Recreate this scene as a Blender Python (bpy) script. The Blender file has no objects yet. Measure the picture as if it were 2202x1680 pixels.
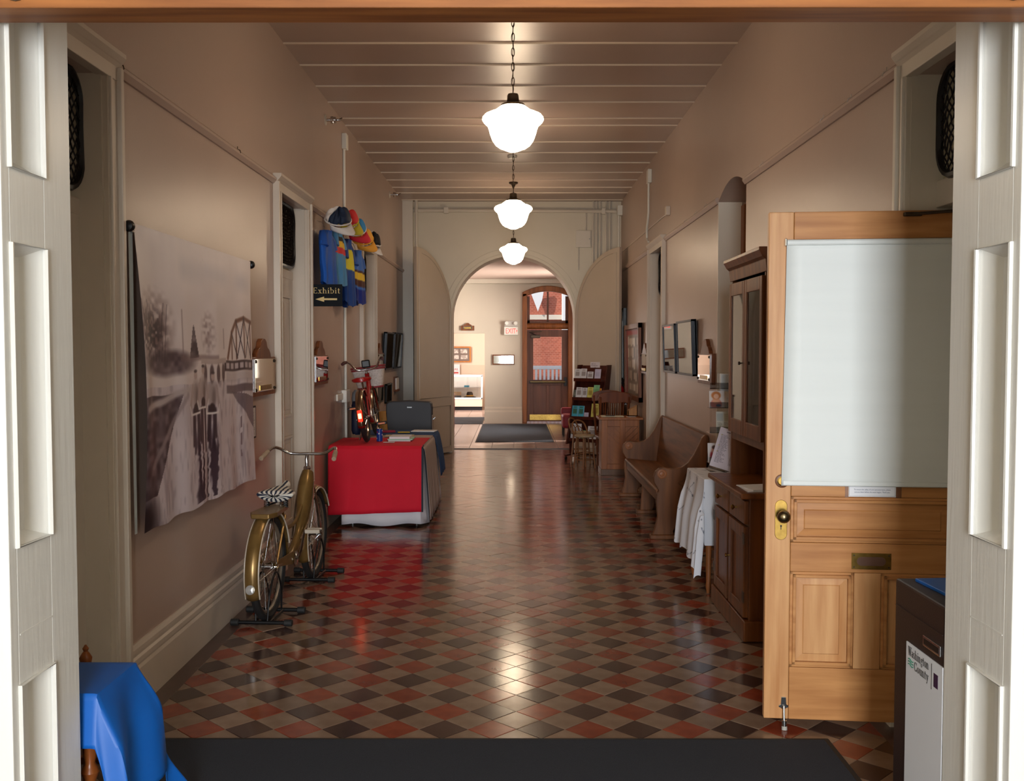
import bpy, bmesh, math, random
import numpy as np
from mathutils import Vector, Matrix, Euler

# ------------------------------------------------------------------ camera, sky, sun, flash, exposure
SC = bpy.context.scene
COL = SC.collection
_c = bpy.data.cameras.new('camera'); CAM = bpy.data.objects.new('camera', _c); COL.objects.link(CAM)
_c.sensor_width = 36.0; _c.lens = 34.66; _c.clip_start = 0.05; _c.clip_end = 200
CAM.location = (0, 0, 1.69)
CAM.rotation_euler = (math.radians(90 - 2.431), 0, math.radians(0.108))
SC.camera = CAM

W = bpy.data.worlds.new('sky'); SC.world = W; W.use_nodes = True
_bg = W.node_tree.nodes['Background']; _bg.inputs[0].default_value = (0.72, 0.84, 1.0, 1); _bg.inputs[1].default_value = 1.1

def lamp(name, kind, loc, energy, color=(1, 1, 1), rot=(0, 0, 0), **kw):
    d = bpy.data.lights.new(name, kind); d.energy = energy; d.color = color
    for k, v in kw.items(): setattr(d, k, v)
    o = bpy.data.objects.new(name, d); COL.objects.link(o); o.location = loc; o.rotation_euler = rot
    o['kind'] = 'helper'
    return o
R = math.radians
# low sun from the side street, only reaches the brick house outside
lamp('sun_offscreen', 'SUN', (0, 30, 20), 5.0, (1, .93, .82), (R(52), 0, R(-64)), angle=R(.6))
# daylight standing in the openings: the vestibule window lies round a corner, the gallery fill is an invented window, the entrance is behind the camera
lamp('window_vestibule_offscreen', 'AREA', (2.12, 20.2, 1.95), 520, (1, .95, .88), (0, R(90), 0), shape='RECTANGLE', size=1.9, size_y=1.5)
lamp('gallery_fill_offscreen', 'AREA', (-2.72, 25.6, 1.8), 170, (1, .92, .86), (0, R(-90), 0), shape='RECTANGLE', size=1.8, size_y=1.9)
lamp('entrance_behind_offscreen', 'AREA', (.1, -3.95, 1.75), 460, (.93, .97, 1), (R(90), 0, 0), shape='RECTANGLE', size=1.4, size_y=2.7)

SC.view_settings.view_transform = 'Standard'; SC.view_settings.look = 'None'
SC.view_settings.exposure = 0.22; SC.view_settings.gamma = 1.0; SC.view_settings.use_curve_mapping = False
SC.cycles.use_denoising = True
SC.cycles.max_bounces = 7; SC.cycles.diffuse_bounces = 4; SC.cycles.glossy_bounces = 3
SC.cycles.transparent_max_bounces = 12; SC.cycles.transmission_bounces = 6
SC.cycles.sample_clamp_indirect = 6.0

RND = random.Random(7)

# ------------------------------------------------------------------ materials
def lin(c):
    return tuple((x / 12.92 if x <= .04045 else ((x + .055) / 1.055) ** 2.4) for x in (v / 255 for v in c))
MATS = {}
def mat(name, rgb, rough=.5, metal=0, spec=.5, var=0., vs=6., rgb2=None, bump=0., bs=60., stretch=(1, 1, 1), coat=0., emit=0., ecol=None, island=0., wave=0.):
    """procedural Principled material: noise mottling between two colours plus fine relief"""
    if name in MATS: return MATS[name]
    m = bpy.data.materials.new(name); m.use_nodes = True; nt = m.node_tree; N = nt.nodes; L = nt.links
    p = N['Principled BSDF']; c = lin(rgb)
    p.inputs['Base Color'].default_value = (*c, 1); p.inputs['Roughness'].default_value = rough
    p.inputs['Metallic'].default_value = metal; p.inputs['Specular IOR Level'].default_value = spec
    if coat: p.inputs['Coat Weight'].default_value = coat; p.inputs['Coat Roughness'].default_value = .08
    if emit:
        p.inputs['Emission Color'].default_value = (*lin(ecol or rgb), 1); p.inputs['Emission Strength'].default_value = emit
    tc = N.new('ShaderNodeTexCoord'); mp = N.new('ShaderNodeMapping'); mp.inputs['Scale'].default_value = stretch
    L.new(tc.outputs['Object'], mp.inputs['Vector'])
    col_out = None
    if var or rgb2:
        c2 = lin(rgb2) if rgb2 else tuple(x * (1 - var) for x in c)
        if wave:
            t = N.new('ShaderNodeTexWave'); t.wave_type = 'BANDS'; t.bands_direction = 'X'
            t.inputs['Scale'].default_value = vs; t.inputs['Distortion'].default_value = wave; t.inputs['Detail'].default_value = 3
            t.inputs['Detail Scale'].default_value = 1.2
        else:
            t = N.new('ShaderNodeTexNoise'); t.inputs['Scale'].default_value = vs; t.inputs['Detail'].default_value = 5
        L.new(mp.outputs[0], t.inputs['Vector'])
        mr = N.new('ShaderNodeMapRange'); mr.inputs[1].default_value = .3; mr.inputs[2].default_value = .7
        L.new(t.outputs['Fac'], mr.inputs[0])
        mx = N.new('ShaderNodeMix'); mx.data_type = 'RGBA'
        mx.inputs[6].default_value = (*c, 1); mx.inputs[7].default_value = (*c2, 1)
        L.new(mr.outputs[0], mx.inputs[0]); col_out = mx.outputs[2]
    if island:
        g = N.new('ShaderNodeNewGeometry'); oi = N.new('ShaderNodeObjectInfo')
        ad = N.new('ShaderNodeMath'); ad.operation = 'ADD'; L.new(g.outputs['Random Per Island'], ad.inputs[0]); L.new(oi.outputs['Random'], ad.inputs[1])
        fr = N.new('ShaderNodeMath'); fr.operation = 'FRACT'; L.new(ad.outputs[0], fr.inputs[0])
        mr2 = N.new('ShaderNodeMapRange'); mr2.inputs[3].default_value = 1 - island; mr2.inputs[4].default_value = 1 + island
        L.new(fr.outputs[0], mr2.inputs[0])
        hs = N.new('ShaderNodeHueSaturation'); L.new(mr2.outputs[0], hs.inputs['Value'])
        if col_out: L.new(col_out, hs.inputs['Color'])
        else: hs.inputs['Color'].default_value = (*c, 1)
        col_out = hs.outputs['Color']
    if col_out: L.new(col_out, p.inputs['Base Color'])
    if bump:
        b = N.new('ShaderNodeTexNoise'); b.inputs['Scale'].default_value = bs; b.inputs['Detail'].default_value = 3
        L.new(mp.outputs[0], b.inputs['Vector'])
        bp = N.new('ShaderNodeBump'); bp.inputs['Strength'].default_value = bump; bp.inputs['Distance'].default_value = .004
        L.new(b.outputs['Fac'], bp.inputs['Height']); L.new(bp.outputs[0], p.inputs['Normal'])
    MATS[name] = m; return m

def wood(name, rgb, rgb2, rough=.35, scale=5., axis='z', coat=.0, dist=9., bump=.05):
    s = {'z': (3, 3, .22), 'y': (3, .22, 3), 'x': (.22, 3, 3)}[axis]
    return mat(name, rgb, rough, spec=.28, rgb2=rgb2, vs=scale, stretch=s, coat=coat, bump=bump, bs=30)

def glass_mat(name, tint=(255, 255, 255), refl=.03, rough=.02):
    if name in MATS: return MATS[name]
    m = bpy.data.materials.new(name); m.use_nodes = True; nt = m.node_tree; N = nt.nodes; L = nt.links
    N.remove(N['Principled BSDF']); out = N['Material Output']
    t = N.new('ShaderNodeBsdfTransparent'); t.inputs[0].default_value = (*lin(tint), 1)
    g = N.new('ShaderNodeBsdfGlossy'); g.inputs['Roughness'].default_value = rough
    fr = N.new('ShaderNodeFresnel'); fr.inputs[0].default_value = 1.5
    ad = N.new('ShaderNodeMath'); ad.operation = 'ADD'; ad.inputs[1].default_value = refl; ad.use_clamp = True
    L.new(fr.outputs[0], ad.inputs[0])
    mx = N.new('ShaderNodeMixShader'); L.new(ad.outputs[0], mx.inputs[0]); L.new(t.outputs[0], mx.inputs[1]); L.new(g.outputs[0], mx.inputs[2])
    L.new(mx.outputs[0], out.inputs[0]); MATS[name] = m; return m

def print_mat(name, rough=.6, spec=.3):
    """flat print: colours come from the mesh's own colour attribute"""
    if name in MATS: return MATS[name]
    m = bpy.data.materials.new(name); m.use_nodes = True; nt = m.node_tree
    a = nt.nodes.new('ShaderNodeAttribute'); a.attribute_name = 'Col'
    p = nt.nodes['Principled BSDF']; p.inputs['Roughness'].default_value = rough; p.inputs['Specular IOR Level'].default_value = spec
    nt.links.new(a.outputs['Color'], p.inputs['Base Color']); MATS[name] = m; return m

# ------------------------------------------------------------------ mesh builder
class MB:
    def __init__(s): s.v = []; s.f = []; s.m = []
    def _add(s, vs, fs, mi=0):
        o = len(s.v); s.v += [tuple(p) for p in vs]
        for f in fs: s.f.append(tuple(i + o for i in f)); s.m.append(mi)
        return s
    def box(s, x0, x1, y0, y1, z0, z1, mi=0):
        if x0 > x1: x0, x1 = x1, x0
        if y0 > y1: y0, y1 = y1, y0
        if z0 > z1: z0, z1 = z1, z0
        vs = [(x0, y0, z0), (x1, y0, z0), (x1, y1, z0), (x0, y1, z0), (x0, y0, z1), (x1, y0, z1), (x1, y1, z1), (x0, y1, z1)]
        return s._add(vs, [(0, 3, 2, 1), (4, 5, 6, 7), (0, 1, 5, 4), (1, 2, 6, 5), (2, 3, 7, 6), (3, 0, 4, 7)], mi)
    def bar(s, a, b, w, h, up=(0, 0, 1), mi=0):
        """rectangular bar from a to b, w across, h along up"""
        a = Vector(a); b = Vector(b); d = (b - a).normalized(); u = Vector(up); x = d.cross(u)
        if x.length < 1e-5: x = d.cross(Vector((1, 0, 0)))
        x.normalize(); u = x.cross(d).normalized(); vs = []
        for p in (a, b):
            for sx, sy in ((-1, -1), (1, -1), (1, 1), (-1, 1)): vs.append(p + x * (sx * w / 2) + u * (sy * h / 2))
        return s._add(vs, [(0, 1, 2, 3), (7, 6, 5, 4), (0, 4, 5, 1), (1, 5, 6, 2), (2, 6, 7, 3), (3, 7, 4, 0)], mi)
    def tube(s, pts, r, seg=8, closed=False, mi=0, flat=1.0):
        pts = [Vector(p) for p in pts]; n = len(pts); rs = r if isinstance(r, (list, tuple)) else [r] * n
        nrm = None; rings = []
        for i in range(n):
            if closed: d = pts[(i + 1) % n] - pts[i - 1]
            else: d = pts[min(i + 1, n - 1)] - pts[max(i - 1, 0)]
            d.normalize()
            if nrm is None:
                nrm = d.orthogonal().normalized()
                if abs(d.z) < .9: nrm = (Vector((0, 0, 1)) - d * d.z).normalized()
            nrm = (nrm - d * nrm.dot(d)); nrm = nrm.normalized() if nrm.length > 1e-6 else d.orthogonal().normalized()
            bn = d.cross(nrm)
            rings.append([pts[i] + (nrm * math.cos(2 * math.pi * k / seg) * flat + bn * math.sin(2 * math.pi * k / seg)) * rs[i] for k in range(seg)])
        vs = [p for g in rings for p in g]; fs = []
        for i in range(n if closed else n - 1):
            j = (i + 1) % n
            for k in range(seg): fs.append((i * seg + k, i * seg + (k + 1) % seg, j * seg + (k + 1) % seg, j * seg + k))
        if not closed: fs += [tuple(reversed(range(seg))), tuple((n - 1) * seg + k for k in range(seg))]
        return s._add(vs, fs, mi)
    def cyl(s, a, b, r, seg=12, mi=0): return s.tube([a, b], r, seg, mi=mi)
    def lathe(s, prof, c=(0, 0, 0), axis='z', seg=24, mi=0, rot=None):
        vs = []; n = len(prof)
        for r, h in prof:
            for k in range(seg):
                a = 2 * math.pi * k / seg; x, y = r * math.cos(a), r * math.sin(a)
                p = {'z': (x, y, h), 'y': (x, h, y), 'x': (h, x, y)}[axis]
                vs.append(Vector(p) + Vector(c))
        fs = []
        for i in range(n - 1):
            for k in range(seg): fs.append((i * seg + k, i * seg + (k + 1) % seg, (i + 1) * seg + (k + 1) % seg, (i + 1) * seg + k))
        fs += [tuple(range(seg)), tuple((n - 1) * seg + k for k in range(seg))]
        return s._add(vs, fs, mi)
    def prism(s, poly, axis, a, b, mi=0):
        f = {'x': lambda p, t: (t, p[0], p[1]), 'y': lambda p, t: (p[0], t, p[1]), 'z': lambda p, t: (p[0], p[1], t)}[axis]
        n = len(poly); vs = [f(p, a) for p in poly] + [f(p, b) for p in poly]
        fs = [tuple(range(n)), tuple(reversed(range(n, 2 * n)))] + [(i, n + i, n + (i + 1) % n, (i + 1) % n) for i in range(n)]
        return s._add(vs, fs, mi)
    def ball(s, c, r, seg=16, rings=10, mi=0):
        rx, ry, rz = r if isinstance(r, (list, tuple)) else (r, r, r); vs = []; fs = []
        for i in range(rings + 1):
            t = math.pi * (i + .02) / (rings + .04)
            for k in range(seg):
                a = 2 * math.pi * k / seg
                vs.append((c[0] + rx * math.sin(t) * math.cos(a), c[1] + ry * math.sin(t) * math.sin(a), c[2] + rz * math.cos(t)))
        for i in range(rings):
            for k in range(seg): fs.append((i * seg + k, (i + 1) * seg + k, (i + 1) * seg + (k + 1) % seg, i * seg + (k + 1) % seg))
        return s._add(vs, fs, mi)
    def grid(s, fn, nu, nv, mi=0):
        vs = [fn(i / nu, j / nv) for j in range(nv + 1) for i in range(nu + 1)]
        fs = [(j * (nu + 1) + i, j * (nu + 1) + i + 1, (j + 1) * (nu + 1) + i + 1, (j + 1) * (nu + 1) + i) for j in range(nv) for i in range(nu)]
        return s._add(vs, fs, mi)
    def loft(s, rings, mi=0, cap=True):
        n = len(rings[0]); vs = [p for g in rings for p in g]; fs = []
        for i in range(len(rings) - 1):
            for k in range(n): fs.append((i * n + k, i * n + (k + 1) % n, (i + 1) * n + (k + 1) % n, (i + 1) * n + k))
        if cap: fs += [tuple(reversed(range(n))), tuple((len(rings) - 1) * n + k for k in range(n))]
        return s._add(vs, fs, mi)
    def xf(s, M):
        s.v = [tuple(M @ Vector(p)) for p in s.v]; return s
    def mesh(s, name, mats, smooth=False, fix=True):
        me = bpy.data.meshes.new(name); me.from_pydata(s.v, [], s.f); me.update()
        for m in (mats if isinstance(mats, (list, tuple)) else [mats]): me.materials.append(m)
        if any(s.m): me.polygons.foreach_set('material_index', s.m)
        if fix:
            bm = bmesh.new(); bm.from_mesh(me); bmesh.ops.recalc_face_normals(bm, faces=bm.faces); bm.to_mesh(me); bm.free()
        if smooth:
            me.polygons.foreach_set('use_smooth', [True] * len(me.polygons)); me.set_sharp_from_angle(angle=R(42))
        return me
    def build(s, name, mats, parent=None, smooth=False, bevel=0, solid=0, sub=0, kind=None, fix=True, label=None):
        return link(name, s.mesh(name, mats, smooth, fix), parent, bevel, solid, sub, kind, label)

def link(name, me, parent=None, bevel=0, solid=0, sub=0, kind=None, label=None):
    o = bpy.data.objects.new(name, me); COL.objects.link(o)
    if parent is not None: o.parent = parent
    if solid:
        md = o.modifiers.new('thickness', 'SOLIDIFY'); md.thickness = solid; md.offset = 0
    if sub:
        md = o.modifiers.new('smooth', 'SUBSURF'); md.levels = sub; md.render_levels = sub
    if bevel:
        md = o.modifiers.new('edge', 'BEVEL'); md.width = bevel; md.segments = 2; md.limit_method = 'ANGLE'; md.angle_limit = R(40)
    if kind: o['kind'] = kind
    if label: o['label'] = label
    return o
def thing(name, label, cat, loc=(0, 0, 0), rz=0, group=None, rot=None):
    o = bpy.data.objects.new(name, None); COL.objects.link(o); o.location = loc; o.empty_display_size = .1
    o.rotation_euler = rot if rot else (0, 0, R(rz))
    return tag(o, label, cat, group)
def tag(o, label, cat, group=None):
    o['label'] = label; o['category'] = cat
    if group: o['group'] = group
    return o
def struct(o, label=None):
    o['kind'] = 'structure'
    if label: o['label'] = label
    return o
def copy_tree(o, parent=None):
    c = o.copy(); COL.objects.link(c); c.parent = parent
    for ch in list(o.children): copy_tree(ch, c)
    return c
def text(body, size, M, m, parent, name='lettering', ext=.0006, align='LEFT', sx=1.0):
    """flat built-in lettering as a thin mesh; M places local x right, y up, z out"""
    cu = bpy.data.curves.new(name, 'FONT'); cu.body = body; cu.size = size; cu.extrude = ext; cu.align_x = align
    cu.resolution_u = 3
    t = bpy.data.objects.new(name, cu); me = bpy.data.meshes.new_from_object(t); bpy.data.objects.remove(t)
    me.transform(M @ Matrix.Diagonal((sx, 1, 1, 1))); me.materials.clear(); me.materials.append(m)
    return link(name, me, parent)
def face(origin, right, up):
    r = Vector(right).normalized(); u = Vector(up).normalized(); n = r.cross(u)
    M = Matrix((r, u, n)).transposed().to_4x4(); M.translation = Vector(origin); return M
def painted(name, fn, pos, nu, nv, parent=None, rough=.6, solid=0, spec=.3):
    """a sheet whose flat print is computed point by point: fn(U,V)->rgb 0..255 arrays, pos(u,v)->xyz"""
    b = MB(); b.grid(pos, nu, nv)
    me = b.mesh(name, print_mat('print_%02d_%02d' % (rough * 100, spec * 100), rough, spec), smooth=True, fix=False)
    U, V = np.meshgrid(np.linspace(0, 1, nu + 1), np.linspace(0, 1, nv + 1))
    c = np.clip(np.asarray(fn(U, V), float), 0, 255) / 255.
    c = np.where(c <= .04045, c / 12.92, ((c + .055) / 1.055) ** 2.4)
    rgba = np.ones((U.size, 4), np.float32); rgba[:, :3] = c.reshape(-1, 3)
    a = me.color_attributes.new('Col', 'FLOAT_COLOR', 'POINT'); a.data.foreach_set('color', rgba.ravel())
    return link(name, me, parent, solid=solid)
def fill(U, rgb): return np.ones(U.shape + (3,)) * np.array(rgb, float)
def put(img, mask, rgb):
    m = np.clip(mask, 0, 1)[..., None]; return img * (1 - m) + np.array(rgb, float) * m
def rect(U, V, u0, u1, v0, v1, s=.004):
    f = lambda t: np.clip(t / s + .5, 0, 1)
    return f(U - u0) * f(u1 - U) * f(V - v0) * f(v1 - V)
def blob(U, V, cu, cv, ru, rv, s=.25): return np.clip((1 - np.sqrt(((U - cu) / ru) ** 2 + ((V - cv) / rv) ** 2)) / s, 0, 1)
def stroke(U, V, a, b, w):
    ax, ay = a; bx, by = b; dx, dy = bx - ax, by - ay; t = np.clip(((U - ax) * dx + (V - ay) * dy) / (dx * dx + dy * dy + 1e-9), 0, 1)
    return np.clip(1.5 - np.hypot(U - ax - t * dx, V - ay - t * dy) / w, 0, 1)
def vnoise(U, V, su, sv, seed=0):
    r = np.random.RandomState(seed); n = 64; g = r.rand(n, n); x = U * su; y = V * sv
    xi = np.floor(x).astype(int); yi = np.floor(y).astype(int); fx = x - xi; fy = y - yi; fx = fx * fx * (3 - 2 * fx); fy = fy * fy * (3 - 2 * fy)
    a = lambda i, j: g[(xi + i) % n, (yi + j) % n]
    return (a(0, 0) * (1 - fx) + a(1, 0) * fx) * (1 - fy) + (a(0, 1) * (1 - fx) + a(1, 1) * fx) * fy
def textlines(U, V, img, rgb, rows, u0=.1, u1=.9, v0=.1, v1=.9, seed=1):
    """rows of illegible small print"""
    r = random.Random(seed); h = (v1 - v0) / rows
    for i in range(rows):
        v = v1 - (i + .5) * h; u = u0; e = u0 + (u1 - u0) * (.55 + .45 * r.random())
        while u < e:
            w = .03 + .09 * r.random(); img = put(img, rect(U, V, u, min(u + w, e), v - h * .22, v + h * .22, .01) * .8, rgb); u += w + .02
    return img

# palette
WALL = mat('wall_paint', (179, 156, 142), .34, var=.06, vs=1.5, bump=.12, bs=140, spec=.45)
CEIL = mat('ceiling_paint', (172, 149, 136), .3, var=.08, vs=2, bump=.05, bs=30, spec=.5)
CREAM = mat('cream_paint', (214, 205, 186), .45, var=.05, vs=2, bump=.06, bs=60)
TRIM = mat('trim_paint', (204, 191, 176), .36, var=.06, vs=4, bump=.06, bs=50)
TRIMW = mat('trim_paint_pale', (214, 206, 192), .36, var=.04, vs=4, bump=.05, bs=50)
JAMB = mat('jamb_white_paint', (222, 220, 214), .38, var=.03, vs=5, bump=.25, bs=9, stretch=(6, 6, .5))
BATT = mat('batten_paint', (228, 214, 194), .45)
OAKB = wood('oak_beam', (150, 94, 48), (104, 58, 28), .5, 9, 'x')
OAKD = wood('oak_honey', (208, 158, 108), (182, 126, 78), .38, 9, 'z')
OAKH = wood('oak_honey_rail', (196, 140, 86), (164, 108, 62), .38, 9, 'x')
OAKM = wood('walnut_brown', (126, 72, 32), (80, 42, 18), .32, 6, 'z')
OAKN = wood('oak_pew', (132, 84, 48), (86, 52, 28), .48, 6, 'z')
OAKY = wood('oak_pew_seat', (132, 84, 48), (86, 52, 28), .48, 6, 'y')
OAKC = wood('oak_chest', (166, 104, 58), (124, 72, 38), .4, 6, 'z')
MAHOG = wood('mahogany', (84, 34, 22), (58, 22, 14), .35, 6, 'z')
PLAQ = wood('plaque_wood', (128, 76, 44), (96, 54, 30), .38, 6, 'z')
DOORW = wood('far_door_wood', (118, 74, 54), (90, 54, 38), .4, 6, 'z')
FRAMEW = wood('far_frame_wood', (150, 92, 48), (112, 64, 30), .4, 6, 'z')
BRASS = mat('brass', (176, 142, 74), .28, 1, var=.35, vs=40)
STEEL = mat('chrome', (205, 208, 210), .14, 1)
BLACKM = mat('black_metal', (18, 18, 20), .4, .3)
RUBBER = mat('black_rubber', (24, 24, 25), .65)
BRONZE = mat('dark_bronze', (74, 62, 50), .38, .8)
WHITEP = mat('white_plastic', (226, 224, 214), .4)
PAPER = mat('white_paper', (226, 226, 230), .7)
MIRROR = mat('mirror_glass', (228, 230, 232), .03, 1)
GLASS = glass_mat('clear_glass'); GLASSD = glass_mat('window_glass', refl=0.)
GREYM = mat('grey_metal', (120, 122, 124), .35, .9)
INK = mat('black_ink', (22, 22, 26), .6)
NAVYF = mat('navy_frame', (28, 40, 56), .4)
# ------------------------------------------------------------------ the shell
XL, XR, ZC, YA, YB = -1.79, 1.735, 4.065, 16.05, 16.55
YF = 22.36            # far vestibule wall
ZV = 3.25             # vestibule ceiling
HD = 2.88             # door heads

# floor: slab, dark border, one object per tile for the 300 that show largest, the rest as one field
SLAB = mat('floor_slab', (74, 60, 52), .5)
floor = struct(MB().box(-3.2, 3.2, -4, YB, -.12, -.008).build('floor', SLAB), 'corridor floor of diagonal tan, red and dark clay tiles')
T_TAN = mat('tile_tan', (139, 116, 98), .155, rgb2=(121, 98, 82), vs=9, island=.13, bump=.05, bs=40)
T_RED = mat('tile_red', (142, 66, 44), .155, rgb2=(120, 52, 36), vs=9, island=.15, bump=.05, bs=40)
T_DRK = mat('tile_dark', (76, 56, 50), .155, rgb2=(60, 43, 39), vs=9, island=.18, bump=.05, bs=40)
TM = [T_TAN, T_RED, T_DRK]
D = .2157; FX0, FX1, FY0, FY1 = -1.665, 1.61, 2.7, YB - .02
def clip_poly(p, ax, lim, keep_less):
    out = []
    for i in range(len(p)):
        a, b = p[i], p[(i + 1) % len(p)]; ia = (a[ax] <= lim) == keep_less; ib = (b[ax] <= lim) == keep_less
        if ia: out.append(a)
        if ia != ib:
            t = (lim - a[ax]) / (b[ax] - a[ax]); out.append((a[0] + (b[0] - a[0]) * t, a[1] + (b[1] - a[1]) * t))
    return out
tile_meshes = []
g = .0016; h = D / 2 - g
for k in range(3):
    b = MB(); e = .0025
    lo = [(h, 0, -.02), (0, h, -.02), (-h, 0, -.02), (0, -h, -.02)]
    md = [(x, y, -.0016) for x, y, z in lo]; hi = [(x * (1 - e / h), y * (1 - e / h), 0) for x, y, z in lo]
    b.loft([lo, md, hi]); tile_meshes.append(b.mesh('tile', TM[k]))
field = MB(); cand = []
for half in (0, 1):
    for r in range(-12, 60):
        for c in range(-10, 10):
            x = -.097 + D * (c + .5 * half); y = 4.313 + D * (r + .5 * half)
            if x + D / 2 < FX0 or x - D / 2 > FX1 or y + D / 2 < FY0 or y - D / 2 > FY1: continue
            k = 0 if half else (1 if (c + r) % 2 == 0 else 2)
            whole = x - D / 2 > FX0 and x + D / 2 < FX1
            if whole and y > 4.14 and not (x > 1.25 and y > 4.6): cand.append((y, x, k))
            else: cand.append((99 + y, x, k))
cand.sort()
tr = random.Random(3)
for i, (y, x, k) in enumerate(cand):
    ax, ay, dz = tr.gauss(0, .0024), tr.gauss(0, .0018), tr.uniform(-.0006, .0006)
    if i < 300 and y < 50:
        o = link('tile', tile_meshes[k], floor); o.location = (x, y, dz); o.rotation_euler = (ax, ay, 0)
    else:
        if y > 50: y -= 99
        p = [(x + h, y), (x, y + h), (x - h, y), (x, y - h)]
        for axi, lim, less in ((0, FX1, True), (0, FX0, False), (1, FY1, True), (1, FY0, False)):
            if p: p = clip_poly(p, axi, lim, less)
        if len(p) < 3: continue
        zt = lambda q: dz + (q[1] - y) * ax - (q[0] - x) * ay
        n = len(p); vs = [(q[0], q[1], zt(q)) for q in p] + [(q[0], q[1], -.02) for q in p]
        field._add(vs, [tuple(range(n))] + [(j, j + n, (j + 1) % n + n, (j + 1) % n) for j in range(n)], k)
o = field.build('tile_field', TM, floor, kind='stuff')
bd = mat('border_tile', (86, 64, 58), .3, var=.2, vs=14)
for x0, x1 in ((XL - .15, FX0), (FX1, XR + .45)):
    y = FY0
    while y < FY1:
        MB().box(x0, x1, y, min(y + .62, FY1) - .002, -.02, tr.uniform(-.0005, .0003)).build('border_tile', bd, floor); y += .62

VF = mat('vestibule_tile', (150, 128, 118), .22, rgb2=(120, 98, 92), vs=5)
fv = struct(MB().box(-3.4, 2.0, YB + .04, 28.6, -.12, -.006).build('floor_vestibule', SLAB), 'vestibule floor of pale square tiles')
vb = MB()
for i in range(-9, 6):
    for j in range(0, 32):
        vb.box(i * .38 + .004, (i + 1) * .38 - .004, YB + .05 + j * .38 + .004, YB + .05 + (j + 1) * .38 - .004, -.02, tr.uniform(-.0006, .0004))
vb.build('tile_field', mat('vestibule_tile2', (158, 134, 124), .2, rgb2=(128, 106, 98), vs=7, island=.16), fv, kind='stuff')
struct(MB().box(-1.03, 1.01, YB - .03, YB + .05, -.02, .012).build('trim_threshold', mat('threshold_stone', (70, 56, 50), .4), bevel=.004), 'dark worn threshold under the big arch')

# ceiling and its battens
ceiling = struct(MB().box(XL - .3, XR + .5, 2.7, YA + .5, ZC, ZC + .15).build('ceiling', CEIL), 'taupe corridor ceiling crossed by thin pale battens')
for y in (3.3, 3.95, 4.58, 5.2, 5.85, 6.48, 7.12, 7.75, 8.34, 9.0, 9.58, 10.25, 10.57, 11.41, 12.03, 12.68, 13.37, 13.96, 14.6, 15.11, 15.82):
    MB().box(XL, XR, y, y + .016, ZC - .011, ZC + .01).build('batten', BATT, ceiling)
struct(MB().box(-3.3, 2.2, YB - .2, YF + .3, ZV, ZV + .15).box(-3.3, .1, YF + .3, 28.8, ZV, ZV + .15).build('ceiling_vestibule', mat('vestibule_ceiling', (186, 160, 146), .5)), 'low pinkish vestibule ceiling beyond the arch')
struct(MB().box(-3.2, 3.2, -4.2, 2.8, ZC, ZC + .15).build('ceiling_foyer', CREAM), 'foyer ceiling behind the doorway')
struct(MB().box(-3.6, 3.0, -4.2, YF + .45, ZC + .3, ZC + .5).box(-3.6, .12, YF + .45, 28.9, ZC + .3, ZC + .5).build('roof', SLAB), 'flat roof slab over the building')

# long walls with their openings
LD = [(3.30, 4.32), (7.50, 8.46), (11.58, 12.50)]
RD = [(3.36, 4.345), (7.42, 8.42), (11.43, 12.41)]
def long_wall(name, x0, x1, ops, heads, label):
    b = MB(); y = 2.9
    for (a, c), hd in zip(ops, heads):
        b.box(x0, x1, y, a, -.02, ZC + .02)
        if hd: b.box(x0, x1, a, c, hd, ZC + .02)
        y = c
    b.box(x0, x1, y, YA + .02, -.02, ZC + .02)
    return b
wl = struct(long_wall('wall_left', XL - .3, XL, LD, (HD,) * 3, '').build('wall_left', WALL), 'taupe corridor wall carrying the cycling banner')
bw = long_wall('wall_right', XR, XR + .45, RD, (HD, None, HD), '')
arc = [(7.42 + i / 16, 2.93 + .115 * (1 - ((i / 16 - .5) / .5) ** 2)) for i in range(17)]
bw.prism([(7.42, ZC + .02), (7.42, 2.93)] + arc[1:-1] + [(8.42, 2.93), (8.42, ZC + .02)], 'x', XR, XR + .45)
wr = struct(bw.build('wall_right', WALL), 'taupe corridor wall behind the pew and hutch')
# foyer shell round the camera, its street entrance open to daylight
fo = MB().box(-3.2, -3.0, -4, 2.7, -.02, ZC + .02).box(3.0, 3.2, -4, 2.7, -.02, ZC + .02)
fo.box(-3, -.62, -4.1, -3.9, 0, ZC).box(.82, 3, -4.1, -3.9, 0, ZC).box(-.62, .82, -4.1, -3.9, 3.12, ZC).box(-.62, .82, -4.1, -3.9, 0, .38)
struct(fo.build('wall_foyer', CREAM), 'cream foyer walls around the entrance')
OX = 1.40
wf = MB().box(-3.1, -OX - .09, 2.68, 3.07, -.02, ZC + .02).box(OX + .09, 3.1, 2.68, 3.07, -.02, ZC + .02).box(-OX - .09, OX + .09, 2.68, 3.07, 3.02, ZC + .02)
struct(wf.build('wall_front', CREAM), 'wall pierced by the wide panelled doorway')
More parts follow.
